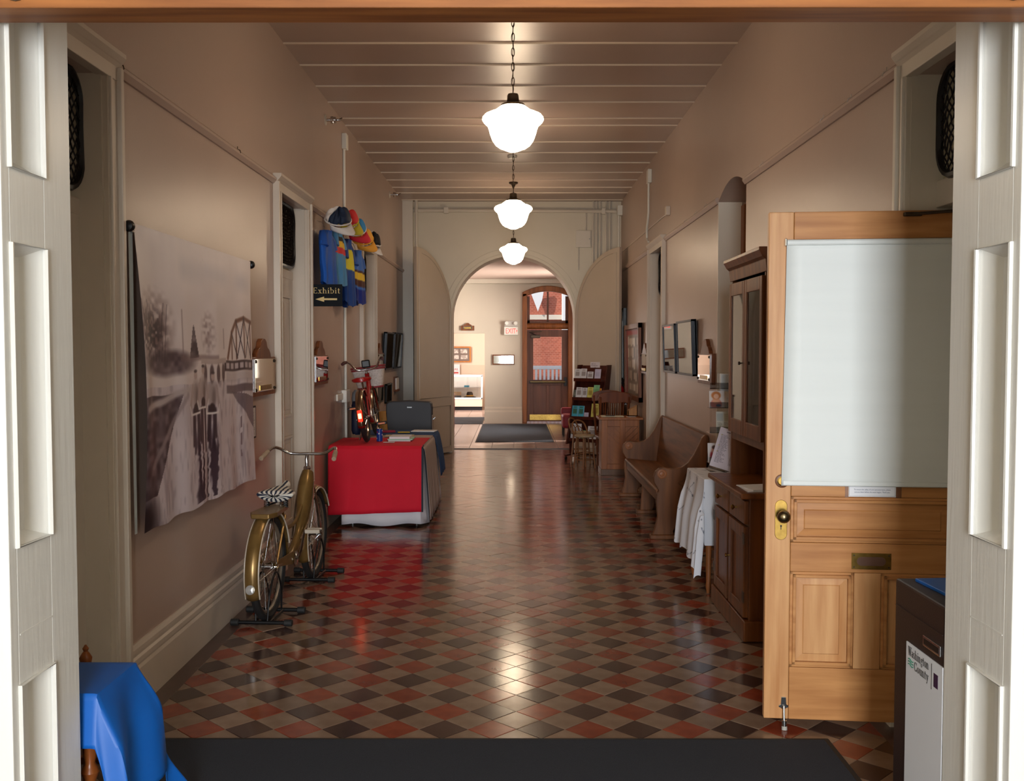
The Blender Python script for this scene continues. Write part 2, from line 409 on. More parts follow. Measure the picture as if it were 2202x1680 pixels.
# wall with the arch
CXA, RA, ZS = -.01, .995, 2.19
ap = [(CXA + RA * math.cos(math.pi * i / 32), ZS + RA * math.sin(math.pi * i / 32)) for i in range(33)]
wa = MB().prism([(XR + .1, -.02), (XR + .1, ZC + .02), (XL - .1, ZC + .02), (XL - .1, -.02), (CXA - RA, -.02)] + ap[::-1] + [(CXA + RA, -.02)], 'y', YA, YB)
struct(wa.build('wall_back', CREAM), 'cream end wall pierced by a round arch')
o1 = [(CXA + (RA + .13) * math.cos(math.pi * i / 32), ZS + (RA + .13) * math.sin(math.pi * i / 32)) for i in range(33)]
o2 = [(CXA + (RA + .05) * math.cos(math.pi * i / 32), ZS + (RA + .05) * math.sin(math.pi * i / 32)) for i in range(33)]
tb = MB().prism(o1 + ap[::-1], 'y', YA - .02, YA + .01).prism(o2 + ap[::-1], 'y', YA - .035, YA + .01)
struct(tb.build('trim_arch', CREAM, bevel=.004), 'moulded cream band around the arch')
# pier boxes in the end-wall corners
struct(MB().box(XL, XL + .17, YA - .14, YA, 0, ZC).build('trim_pier', TRIMW, bevel=.004), 'pale boxed pier in the end wall corner')
# vestibule walls
struct(MB().box(-2.8, -2.6, YB, 24.6, 0, ZV + .02).box(-2.8, -2.6, 26.6, 28.6, 0, ZV + .02).box(-2.8, -2.6, 24.6, 26.6, 0, .85).box(-2.8, -2.6, 24.6, 26.6, 2.75, ZV + .02).build('wall_vestibule', WALL), 'vestibule side wall')  # gap in the gallery stretch is made up for the added light
wv = MB().box(1.95, 2.2, YB, 19.4, 0, ZV + .02).box(1.95, 2.2, 21.0, YF + .3, 0, ZV + .02).box(1.95, 2.2, 19.4, 21.0, 0, 1.0).box(1.95, 2.2, 19.4, 21.0, 2.9, ZV + .02)
struct(wv.build('wall_vestibule_window', CREAM), 'vestibule wall holding a tall bright window')
fwall = mat('far_wall_paint', (196, 184, 166), .45, var=.05, vs=2)
DX0, DX1 = .30, 1.23      # exit door opening
w2 = MB().box(-2.7, -1.85, YF, YF + .3, 0, ZV + .02).box(-1.85, -.66, YF, YF + .3, 2.04, ZV + .02).box(-.66, DX0 - .1, YF, YF + .3, 0, ZV + .02)
w2.box(DX1 + .1, 2.1, YF, YF + .3, 0, ZV + .02)
hd = [(DX0 - .1 + (DX1 - DX0 + .2) * i / 16, 2.93 + .15 * (1 - ((i / 16 - .5) / .5) ** 2)) for i in range(17)]
w2.prism([(DX0 - .1, ZV + .02)] + hd + [(DX1 + .1, ZV + .02)], 'y', YF, YF + .3)
struct(w2.build('wall_far', fwall), 'cream vestibule wall with the exit door')
struct(MB().prism([(YF, 0), (YF - .05, 0), (YF - .05, .25), (YF - .03, .29), (YF - .03, .33), (YF - .012, .37), (YF, .37)], 'x', -.665, DX0 - .11).build('baseboard_far', fwall), 'tall cream baseboard under the exit sign')
struct(MB().box(-2.7, 2.1, YF - .25, YF, ZV - .1, ZV).build('trim_soffit', fwall, bevel=.01), 'pale soffit band above the exit door')
# gallery beyond the small opening
gw = mat('gallery_wall', (228, 208, 188), .6)
struct(MB().box(-2.7, .3, 28.4, 28.6, 0, ZV).box(-.1, .1, YF + .3, 28.5, 0, ZV).build('wall_gallery', gw), 'peach gallery wall beyond the small opening')
struct(MB().box(-2.6, -.1, 28.36, 28.4, 0, 1.22).build('trim_wainscot', mat('wainscot', (214, 192, 170), .5), bevel=.004), 'peach wainscot low on the gallery wall')

# baseboards
def bprof(s, x):      # profile (x,z) into the room
    q = lambda d, z: (x - s * d, z)
    return [q(0, 0), q(.03, 0), q(.03, .185), q(.022, .2), q(.026, .212), q(.026, .235), q(.016, .245), q(.02, .262), q(.02, .28), q(.008, .3), q(0, .3)]
bl = MB(); br = MB()
for a, c in ((3.07, 3.17), (4.45, 7.37), (8.59, 11.45), (12.63, YA - .14)): bl.prism(bprof(-1, XL), 'y', a, c)
for a, c in ((3.07, 3.26), (4.435, 7.42), (8.42, 11.3), (12.54, YA)): br.prism(bprof(1, XR), 'y', a, c)
struct(bl.build('baseboard_left', TRIM), 'tall moulded taupe baseboard below the banner')
struct(br.build('baseboard_right', TRIM), 'tall moulded baseboard behind the pew')
# picture rails
rp = lambda s, x: [(x, 2.915), (x - s * .012, 2.915), (x - s * .03, 2.94), (x - s * .03, 2.955), (x - s * .018, 2.968), (x, 2.968)]
rl = MB(); rr = MB()
for a, c in ((4.47, 7.37), (8.59, 11.45), (12.63, YA - .14)): rl.prism(rp(-1, XL), 'y', a, c)
for a, c in ((4.44, 7.42), (8.42, 11.3), (12.54, YA)): rr.prism(rp(1, XR), 'y', a, c)
struct(rl.build('trim_picture_rail', WALL), 'thin picture rail above the banner')
struct(rr.build('trim_picture_rail', WALL), 'thin picture rail above the pew')

# painted doors with black transom grilles
PANE = mat('transom_pane', (214, 206, 176), .25)
GRIL = mat('grille_iron', (16, 15, 20), .38, .4)
def rrect(y0, y1, z0, z1, r, n=6):
    pts = []
    for cy, cz, a0 in ((y1 - r, z1 - r, 0), (y0 + r, z1 - r, 90), (y0 + r, z0 + r, 180), (y1 - r, z0 + r, 270)):
        for i in range(n + 1):
            a = R(a0 + 90 * i / n); pts.append((cy + r * math.cos(a), cz + r * math.sin(a)))
    return pts
def inside(poly, y, z):
    c = False; n = len(poly)
    for i in range(n):
        y1, z1 = poly[i]; y2, z2 = poly[i - 1]
        if (z1 > z) != (z2 > z) and y < (y2 - y1) * (z - z1) / (z2 - z1) + y1: c = not c
    return c
def grille(parent, x, y0, y1, z0, z1, pitch=.045):
    poly = rrect(y0, y1, z0, z1, .13)
    MB().tube([(x, a, c) for a, c in poly], .016, 6, closed=True).build('grille_frame', GRIL, parent, smooth=True)
    b = MB(); hgt = z1 - z0
    for sgn in (1, -1):
        t = y0 - hgt
        while t < y1 + hgt:
            ins = [k for k in range(41) if inside(poly, t + hgt * .8 * sgn * (k / 40 - .5), z0 + hgt * k / 40)]
            if len(ins) > 1:
                a, c = ins[0], ins[-1]; n = max(2, (c - a) // 3)
                b.tube([(x + .004 * math.sin(i * 1.9), t + hgt * .8 * sgn * ((a + (c - a) * i / n) / 40 - .5) + .004 * math.cos(i * 2.2), z0 + hgt * (a + (c - a) * i / n) / 40) for i in range(n + 1)], .0042, 4)
            t += pitch
    b.build('grille_wire', GRIL, parent, kind='stuff')
def casing(parent, s, x, y0, y1, cw=.13, m=None):
    m = m or TRIM
    X = lambda d: x + s * d
    for a, c, inn in ((y0 - cw, y0, 1), (y1, y1 + cw, -1)):
        b = MB().box(X(.02), X(-.03), a, c, .19, HD - .006)
        e = c if inn == 1 else a          # inner edge bead, outer back band
        b.box(X(.0), X(-.042), (e - inn * .03), (e - inn * .008), .189, HD - .005)
        e2 = a if inn == 1 else c
        b.box(X(.0), X(-.05), e2 - inn * .003, e2 + inn * .03, .188, HD + .055)
        b.build('casing', m, parent, bevel=.004)
        MB().box(X(.02), X(-.055), a - .005, c + .005, -.005, .2).build('plinth', m, parent, bevel=.004)
    MB().box(X(.02), X(-.033), y0 - cw + .002, y1 + cw - .002, HD - .006, HD + .06).build('head_casing', m, parent, bevel=.004)
    pr = [(X(0), HD + .05), (X(-.03), HD + .05), (X(-.045), HD + .07), (X(-.05), HD + .075), (X(-.065), HD + .095), (X(-.065), HD + .115), (X(0), HD + .115)]
    MB().prism(pr, 'y', y0 - cw + .004, y1 + cw - .004).build('cornice', m, parent, bevel=.002)
def panel_mould(b, X, d, y0, y1, z0, z1, w=.022):
    for (a0, a1, c0, c1) in ((y0, y1, z0, z0 + w), (y0, y1, z1 - w, z1), (y0, y0 + w, z0 + w, z1 - w), (y1 - w, y1, z0 + w, z1 - w)):
        b.box(X(d), X(d - .012), a0, a1, c0, c1)
def closed_door(n, s, x, y0, y1, label):
    X = lambda d: x + s * d
    d = struct(MB().box(X(.1), X(.15), y0 - .01, y1 + .01, .005, 2.28).build('door_%d' % n, TRIM), label)
    casing(d, s, x, y0, y1)
    MB().box(X(-.005), X(.16), y0 - .02, y0 + .012, 0, HD).box(X(-.005), X(.16), y1 - .012, y1 + .02, 0, HD).build('jamb', TRIM, d)
    MB().box(X(.096), X(.16), y0, y1, 2.27, 2.345).build('transom_bar', TRIM, d, bevel=.006)
    mid = (y0 + y1) / 2
    for a, c in ((y0 + .12, mid - .05), (mid + .05, y1 - .12)):
        for z0, z1 in ((1.12, 2.13), (.24, .96)):
            b = MB(); panel_mould(b, X, .1, a, c, z0, z1); b.box(X(.1), X(.094), a + .06, c - .06, z0 + .06, z1 - .06)
            b.build('panel', TRIM, d, bevel=.003)
    MB().box(X(.135), X(.15), y0, y1, 2.33, HD + .01).build('transom_pane', PANE, d)
    grille(d, X(.085), y0 + .015, y1 - .015, 2.37, HD - .005)
    MB().lathe([(.008, 0), (.008, .03), (.024, .04), (.028, .052), (.02, .065), (.004, .07)], axis='x', seg=14).xf(Matrix.Translation((X(.1), y0 + .07, 1.0)) @ Matrix.Scale(-s, 4, (1, 0, 0))).build('knob', BRASS, d, smooth=True)
    return d
closed_door(1, -1, XL, *LD[0], 'painted panel door with black transom grille between the wide doorway and the banner')
closed_door(2, -1, XL, *LD[1], 'painted panel door with black transom grille beside the gold bicycle')
closed_door(3, -1, XL, *LD[2], 'painted panel door with black transom grille behind the hanging jerseys')
closed_door(5, 1, XR, *RD[2], 'painted panel door with black transom grille beyond the end of the pew')

# doorway that holds the open oak door: casing, deep jambs, transom grille
c4 = struct(MB().box(XR - .005, XR + .40, RD[0][1] - .004, RD[0][1] + .02, 0, HD).box(XR - .005, XR + .40, RD[0][0] - .02, RD[0][0] + .01, 0, HD).build('trim_doorway', TRIMW), 'pale casing and jambs around the open oak door')
casing(c4, 1, XR, *RD[0], cw=.085, m=TRIMW)
MB().box(XR + .11, XR + .16, RD[0][0], RD[0][1], 2.305, 2.42).build('transom_bar', TRIMW, c4, bevel=.003)
MB().box(XR + .14, XR + .15, RD[0][0], RD[0][1], 2.36, HD).build('transom_pane', PANE, c4)
grille(c4, XR + .1, RD[0][0] + .015, RD[0][1] - .05, 2.42, HD - .005)
struct(MB().box(XR + .45, XR + .5, 3.0, 4.8, 0, ZC).build('wall_closet', CREAM), 'wall of the room behind the oak door')

# arched recess with a wooden door deep inside
w1 = MB().box(XR + .23, XR + .3, 7.42, 8.42, 0, 3.2)
w1 = struct(w1.build('door_6', FRAMEW), 'brown wooden door deep in the arched recess')
for a, c in ((7.42, 7.53), (8.31, 8.42)): MB().box(XR + .19, XR + .24, a, c, 0, 2.9).build('door_stile', FRAMEW, w1, bevel=.006)
MB().box(XR + .205, XR + .24, 7.53, 8.31, 2.1, 2.2).build('door_rail', FRAMEW, w1, bevel=.006)
struct(MB().box(XR - .002, XR + .2, 8.412, 8.43, 0, 2.93).build('trim_recess', TRIMW), 'pale plaster cheek of the arched recess')

# wide doorway round the camera: oak head beam and white panelled reveals
beam = struct(MB().box(-1.9, 1.9, 2.56, 2.68, 2.562, 2.95).build('trim_head_beam', OAKB, bevel=.004), 'oak beam across the head of the wide doorway')
for s in (-1, 1):
    MB().lathe([(.035, 0), (.035, .004), (.02, .008), (.002, .009)], axis='y', seg=16).xf(Matrix.Translation((s * 1.275, 2.56, 2.613)) @ Matrix.Scale(-1, 4, (0, 1, 0))).build('iron_socket', BRONZE, beam)
def reveal(s, label):
    x = -1.385 if s < 0 else 1.368; X = lambda d: x + s * d           # d>0 into the wall
    y0, y1 = 2.68, 3.10; pa, pb = 2.722, 2.923       # panel run in depth
    b = MB()
    b.box(X(.0), X(.11), pb, y1, 0, 3.03).box(X(0), X(.11), y0, pa, 0, 3.03)
    zs = [(0, .12), (.746, 1.136), (1.982, 2.189), (2.92, 3.02)]
    for z0, z1 in zs: b.box(X(0), X(.06), pa, pb, z0, z1)
    b.box(X(.045), X(.065), pa, pb, .12, 2.92)
    t = struct(b.build('trim_reveal', JAMB, bevel=.003), label)
    for z0, z1 in ((.12, .746), (1.136, 1.982), (2.189, 2.92)):
        # raised bead, sloped border and flat field of the panel
        f = MB(); w = .075
        o = [(pa, z0), (pb, z0), (pb, z1), (pa, z1)]; i_ = [(pa + .012, z0 + .03), (pb - w, z0 + .03), (pb - w, z1 - .03), (pa + .012, z1 - .03)]
        vs = [(X(.006), a, c) for a, c in o] + [(X(.040), a, c) for a, c in i_]
        f._add(vs, [(0, 1, 5, 4), (1, 2, 6, 5), (2, 3, 7, 6), (3, 0, 4, 7), (4, 5, 6, 7)])
        p = f.build('panel', JAMB, t, fix=False)
        be = MB(); q = lambda a, c: (X(-.003), a, c)
        be.tube([q(pa, z0), q(pb, z0), q(pb, z1), q(pa, z1)], .008, 6, closed=True).build('bead', JAMB, p, smooth=True)
    sm = MB().box(X(-.0012), X(.01), pa + .01, pb + .002, 0.886, 0.890)
    sm.build('rail_joint', JAMB, t)
reveal(-1, 'white panelled door reveal beside the blue cloth'); reveal(1, 'white panelled door reveal beside the brown box')

# arched leaves folded open
LEAF = mat('leaf_paint', (186, 172, 155), .4, var=.05, vs=3)
def arch_leaf(n, s, hx, ang, label):
    wd, zs, rise = 1.16, 2.15, 1.08
    arcp = [(wd * (1 - math.cos(R(90) * i / 20)), zs + rise * math.sin(R(90) * i / 20)) for i in range(21)]
    b = MB().prism([(0, .02)] + arcp + [(wd, .02)], 'y', -.025, .025)
    o = struct(b.build('door_%d' % n, LEAF, bevel=.004), label); o.location = (hx, YA - .045, 0)
    o.rotation_euler = (0, 0, ang)
    for sd in (-1, 1):
        m = MB()
        inner = [(.07 + (wd - .14) * (1 - math.cos(R(90) * i / 20)), zs + (rise - .08) * math.sin(R(90) * i / 20)) for i in range(21)]
        ring = [(p[0], sd * .028, p[1]) for p in inner]
        m.tube([(.07, sd * .028, .92)] + ring + [(wd - .07, sd * .028, .92)], .009, 6, closed=True)
        m.tube([(.07, sd * .028, .12), (.07, sd * .028, .78), (wd - .07, sd * .028, .78), (wd - .07, sd * .028, .12)], .009, 6, closed=True)
        m.build('panel_moulding', LEAF, o, smooth=True)
arch_leaf(7, -1, CXA - RA - .02, math.atan2(-.917, -.40), 'tall arched door leaf folded open behind the grey case')
arch_leaf(8, 1, CXA + RA + .02, math.atan2(-.85, .53), 'tall arched door leaf folded open behind the brochure rack')
# ------------------------------------------------------------------ pendant lamps
SHADE = mat('opal_glass_lit', (255, 238, 214), .3, emit=23, ecol=(255, 228, 194))
def pendant(y, zb, label):
    zt = ZC - zb
    t = thing('pendant_lamp', label, 'lamp', (-.006, y, zb), group='schoolhouse pendants along the corridor ceiling')
    S = 1.0
    prof = [(.004, 0), (.03, .004), (.055, .014), (.062, .02), (.085, .026), (.112, .045), (.134, .075), (.149, .115), (.158, .15), (.168, .172), (.19, .192), (.2, .208), (.199, .222), (.186, .238), (.16, .25), (.13, .258), (.118, .268), (.095, .285), (.078, .298)]
    MB().lathe(prof, seg=40).build('lamp_shade', SHADE, t, smooth=True)
    MB().lathe([(.08, .288), (.082, .3), (.078, .308), (.05, .318), (.04, .325), (.037, .365), (.033, .375), (.012, .38)], seg=24).build('fitter', BRONZE, t, smooth=True)
    # chain of links from fitter to ceiling canopy
    b = MB(); n = int((zt - .38 - .05) / .046); st = (zt - .38 - .05) / n
    for i in range(n):
        c = .385 + st * (i + .5); pts = []
        for k in range(12):
            a = 2 * math.pi * k / 12; u = .0095 * math.cos(a); w = (st / 2 + .006) * math.sin(a)
            pts.append((u, 0, c + w) if i % 2 else (0, u, c + w))
        b.tube(pts, .0028, 5, closed=True)
    b.tube([(.004 * math.sin(i * 1.3), .004 * math.cos(i * 1.3), .38 + (zt - .42) * i / 24) for i in range(25)], .0022, 5)
    b.build('chain', BRONZE, t, smooth=True)
    MB().lathe([(.012, zt - .075), (.02, zt - .06), (.03, zt - .035), (.062, zt - .02), (.066, zt), (.0, zt)], seg=24).build('canopy', BRONZE, t, smooth=True)
    return t
pendant(6.5, 2.972, 'lit opal schoolhouse pendant hanging just beyond the oak beam')
pendant(10.4, 2.94, 'lit opal schoolhouse pendant hanging midway down the corridor')
pendant(14.2, 2.895, 'lit opal schoolhouse pendant hanging in front of the arch')
sd = MB().lathe([(.06, 0), (.06, -.018), (.045, -.034), (.0, -.036)], c=(-.02, 12.25, ZC), seg=20).build('smoke_detector', WHITEP, smooth=True)
tag(sd, 'small round white smoke detector on the corridor ceiling', 'smoke detector')

# ------------------------------------------------------------------ wall fixtures
def pipe_cap(y, z, label):
    t = thing('capped_pipe', label, 'pipe cap', (XL, y, z), group='capped gas pipes high on the banner wall')
    MB().lathe([(.05, 0), (.05, .006), (.02, .012)], axis='x', seg=16).build('flange', TRIMW, t, smooth=True)
    MB().lathe([(.014, 0), (.014, .05), (.034, .052), (.036, .075), (.03, .08), (.03, .1), (.012, .105), (.01, .14), (.004, .15)], axis='x', seg=16).build('cap', STEEL, t, smooth=True)
    MB().tube([(.12, 0, 0), (.14, 0, .012), (.16, .004, .02)], .005, 6).build('nozzle', BRONZE, t, smooth=True)
pipe_cap(9.46, 3.86, 'chrome capped gas pipe high on the wall above the gold bicycle')
pipe_cap(14.3, 3.905, 'chrome capped gas pipe high on the wall close to the end wall')
def conduit(name, label, pts, boxes, r=.014, m=WHITEP):
    t = thing(name, label, 'conduit', pts[0])
    o = Vector(pts[0])
    MB().tube([Vector(p) - o for p in pts], r, 8).build('pipe', m, t, smooth=True)
    for (x0, x1, y0, y1, z0, z1) in boxes:
        MB().box(x0 - o.x, x1 - o.x, y0 - o.y, y1 - o.y, z0 - o.z, z1 - o.z).build('junction_box', m, t, bevel=.006)
xl = XL + .014; xr = XR - .014
conduit('wall_conduit', 'white vertical conduit running down behind the jerseys', [(xl, 10.4, 3.9), (xl, 10.4, .3)], [(XL, XL + .05, 10.34, 10.46, 3.77, 3.93), (XL, XL + .055, 10.22, 10.44, 1.13, 1.26), (XL, XL + .02, 9.9, 10.25, 1.16, 1.23)])
conduit('wall_conduit', 'white bent conduit dropping to the panel door beyond the pew', [(XR - .031, 12.57, 3.92), (XR - .031, 12.57, 3.42), (XR - .031, 12.6, 3.34), (XR - .031, 12.72, 3.22), (XR - .031, 12.7, 3.1), (XR - .031, 12.55, 3.04)], [(XR - .05, XR, 12.5, 12.64, 3.78, 3.95)])
conduit('cable_raceway', 'thin brown cable running level along the wall above the pew', [(xr + .008, 11.06, 3.215), (xr + .008, 15.95, 3.235)], [(XR - .05, XR, 11.0, 11.1, 3.17, 3.27)], r=.007, m=TRIM)
conduit('wall_conduit', 'white conduit down the corner by the fire extinguisher', [(XR - .055, 15.9, 3.9), (XR - .055, 15.9, 2.45), (XR - .1, 15.75, 2.25), (XR - .09, 15.55, 2.0), (XR - .086, 15.5, 1.24)], [(XR - .08, XR, 15.84, 15.96, 3.82, 3.98)], r=.018)
conduit('sprinkler_pipe', 'cream pipe along the top of the end wall', [(XL + .17, YA - .08, 3.915), (XR - .09, YA - .08, 3.9)], [(-1.13, -1.05, YA - .12, YA - .04, 3.865, 3.965), (1.41, 1.47, YA - .12, YA - .045, 3.85, 3.95)], r=.03, m=TRIMW)
conduit('riser_pipe', 'cream riser pipe beside the arched leaf behind the grey case', [(-1.565, YA - .145, ZC), (-1.565, YA - .145, 2.6), (-1.565, YA - .145, .0)], [(-1.6, -1.53, YA - .18, YA - .11, 3.0, 3.03)], r=.026, m=TRIMW)
for i, x in enumerate((1.28, 1.335, 1.39, 1.49, 1.55)):
    conduit('riser_pipe', 'one of the slim cream conduits dropping behind the arched leaf by the brochure rack', [(x, YA - .03, ZC), (x, YA - .03, .3)], [], r=.014, m=TRIMW)
for o in [o for o in COL.objects if o.get('label', '').startswith('one of the slim')]: o['group'] = 'slim conduits on the end wall'
t = thing('breaker_panel', 'flat cream electrical panel on the end wall above the arch shoulder', 'electrical panel', (1.12, YA, 3.46))
MB().box(-.12, .12, -.05, 0, -.135, .135).build('door', TRIMW, t, bevel=.004)
MB().cyl((.1, -.055, 0), (.1, -.048, 0), .008, 8).build('latch', GREYM, t)
MB().tube([(.04, -.03, .135), (.04, -.03, .42)], .01, 6).build('conduit', TRIMW, t, smooth=True); MB().tube([(-.08, -.03, -.135), (-.08, -.03, -.5)], .008, 6).build('conduit', TRIMW, t, smooth=True)
t = thing('thermostat_box', 'white alarm box on the wall above the black and white cap', 'alarm box', (XL, 10.85, 3.09))
MB().box(0, .06, -.12, .12, -.075, .075).build('case', WHITEP, t, bevel=.01)
MB().tube([(.03, .12, .05), (.06, .17, .03), (.06, .2, .02)], .006, 6).build('cable', WHITEP, t, smooth=True)
for y, z, lb in ((12.66, 2.15, 'small white wall sensor above the bulletin board side of the door'), (12.66, 1.18, 'white light switch plate beside the painted door beyond the pew')):
    t = thing('switch_plate', lb, 'switch', (XR, y, z))
    MB().box(-.02, 0, -.035, .035, -.06, .06).build('plate', WHITEP, t, bevel=.004); MB().box(-.03, -.02, -.008, .008, -.014, .014).build('toggle', WHITEP, t, bevel=.002)
# picture hooks left on the rails
for s, x, y in ((-1, XL, 4.5), (-1, XL, 6.4), (1, XR, 4.62), (1, XR, 5.1), (1, XR, 5.55), (1, XR, 6.9), (1, XR, 8.9), (1, XR, 9.4), (1, XR, 9.95)):
    b = MB().tube([(-s * .008, 0, -.015), (-s * .022, 0, -.022), (-s * .032, 0, -.01), (-s * .028, 0, .004), (-s * .012, 0, .01), (-s * .012, 0, .028)], .003, 6)
    t = b.build('picture_hook', BRONZE if s < 0 else TRIM, smooth=True); t.location = (x, y, 2.962)
    tag(t, 'small dark metal hook on the picture rail above the banner' if s < 0 else 'small painted wire hook on the picture rail above the pew and hutch', 'hook', 'hooks on the picture rails')

# mirror-faced plaques
plaque_parts = None
def plaque(loc, rz, label, w=.64, hgt=.27, crest=.13):
    t = thing('mirror_plaque', label, 'plaque', loc, rz, group='wooden plaques with mirror faces')
    a = w / 2
    pl = [(-a, 0), (a, 0), (a, hgt)]
    cr = [(.62, 0), (.58, .2), (.46, .42), (.34, .5), (.28, .62), (.24, .82), (.12, .98), (0, 1)]
    pl += [(a * u, hgt + crest * v) for u, v in cr] + [(-a * u, hgt + crest * v) for u, v in cr[::-1][1:]] + [(-a, hgt)]
    MB().prism(pl, 'y', -.035, 0).build('back_board', PLAQ, t, bevel=.004)
    MB().box(-a + .045, a - .045, -.043, -.035, .03, hgt - .012).build('mirror', MIRROR, t, bevel=.002)
    MB().box(-a * .5, a * .5, -.047, -.043, .04, .075).build('name_plate', BRASS, t, bevel=.001)
    for u in (-1, 1):
        for v in (.045, hgt - .03): MB().lathe([(.012, 0), (.012, -.006), (.004, -.01)], c=(u * (a - .06), -.043, v), axis='y', seg=10).build('corner_clip', BRONZE, t)
ZP = 1.362
plaque((XL, 6.93, ZP), 90, 'wooden mirror plaque with arched crest between the banner and the painted door')
plaque((XL, 8.99, ZP), 90, 'wooden mirror plaque with arched crest below the Exhibit sign')
plaque((XL, 12.99, ZP), 90, 'wooden mirror plaque with arched crest behind the red bicycle handlebar')
plaque((XR, 8.8, ZP + .015), -90, 'wooden mirror plaque with arched crest above the pew end, beside two dark frames')
plaque((XR, 12.885, ZP), -90, 'wooden mirror plaque with arched crest beside the bulletin board')
plaque((-1.045, YF, 2.1), 0, 'small wooden crest plaque above the gallery opening', w=.3, hgt=.11, crest=.06)
t = thing('mirror_plaque', 'plain oblong mirror plaque on the far wall below the exit sign', 'plaque', (-.235, YF, 1.325), group='wooden plaques with mirror faces')
MB().box(-.25, .25, -.03, 0, 0, .23).build('back_board', PLAQ, t, bevel=.005); MB().box(-.225, .225, -.037, -.03, .025, .205).build('mirror', MIRROR, t, bevel=.002)

# notice beside the plaque
def notice(U, V):
    im = fill(U, (206, 204, 206)); im = put(im, 1 - rect(U, V, .06, .94, .04, .96), (40, 40, 50)); return textlines(U, V, im, (90, 90, 96), 16, .14, .86, .1, .88)
t = thing('wall_notice', 'small typed notice in a thin dark border beside the banner', 'notice', (XL, 6.68, 1.08))
painted('sheet', notice, lambda u, v: (.012, -.1 + .2 * u, .215 * v), 40, 60, t, .5)
MB().box(0, .0105, -.105, .105, -.003, .218).build('backing', INK, t)

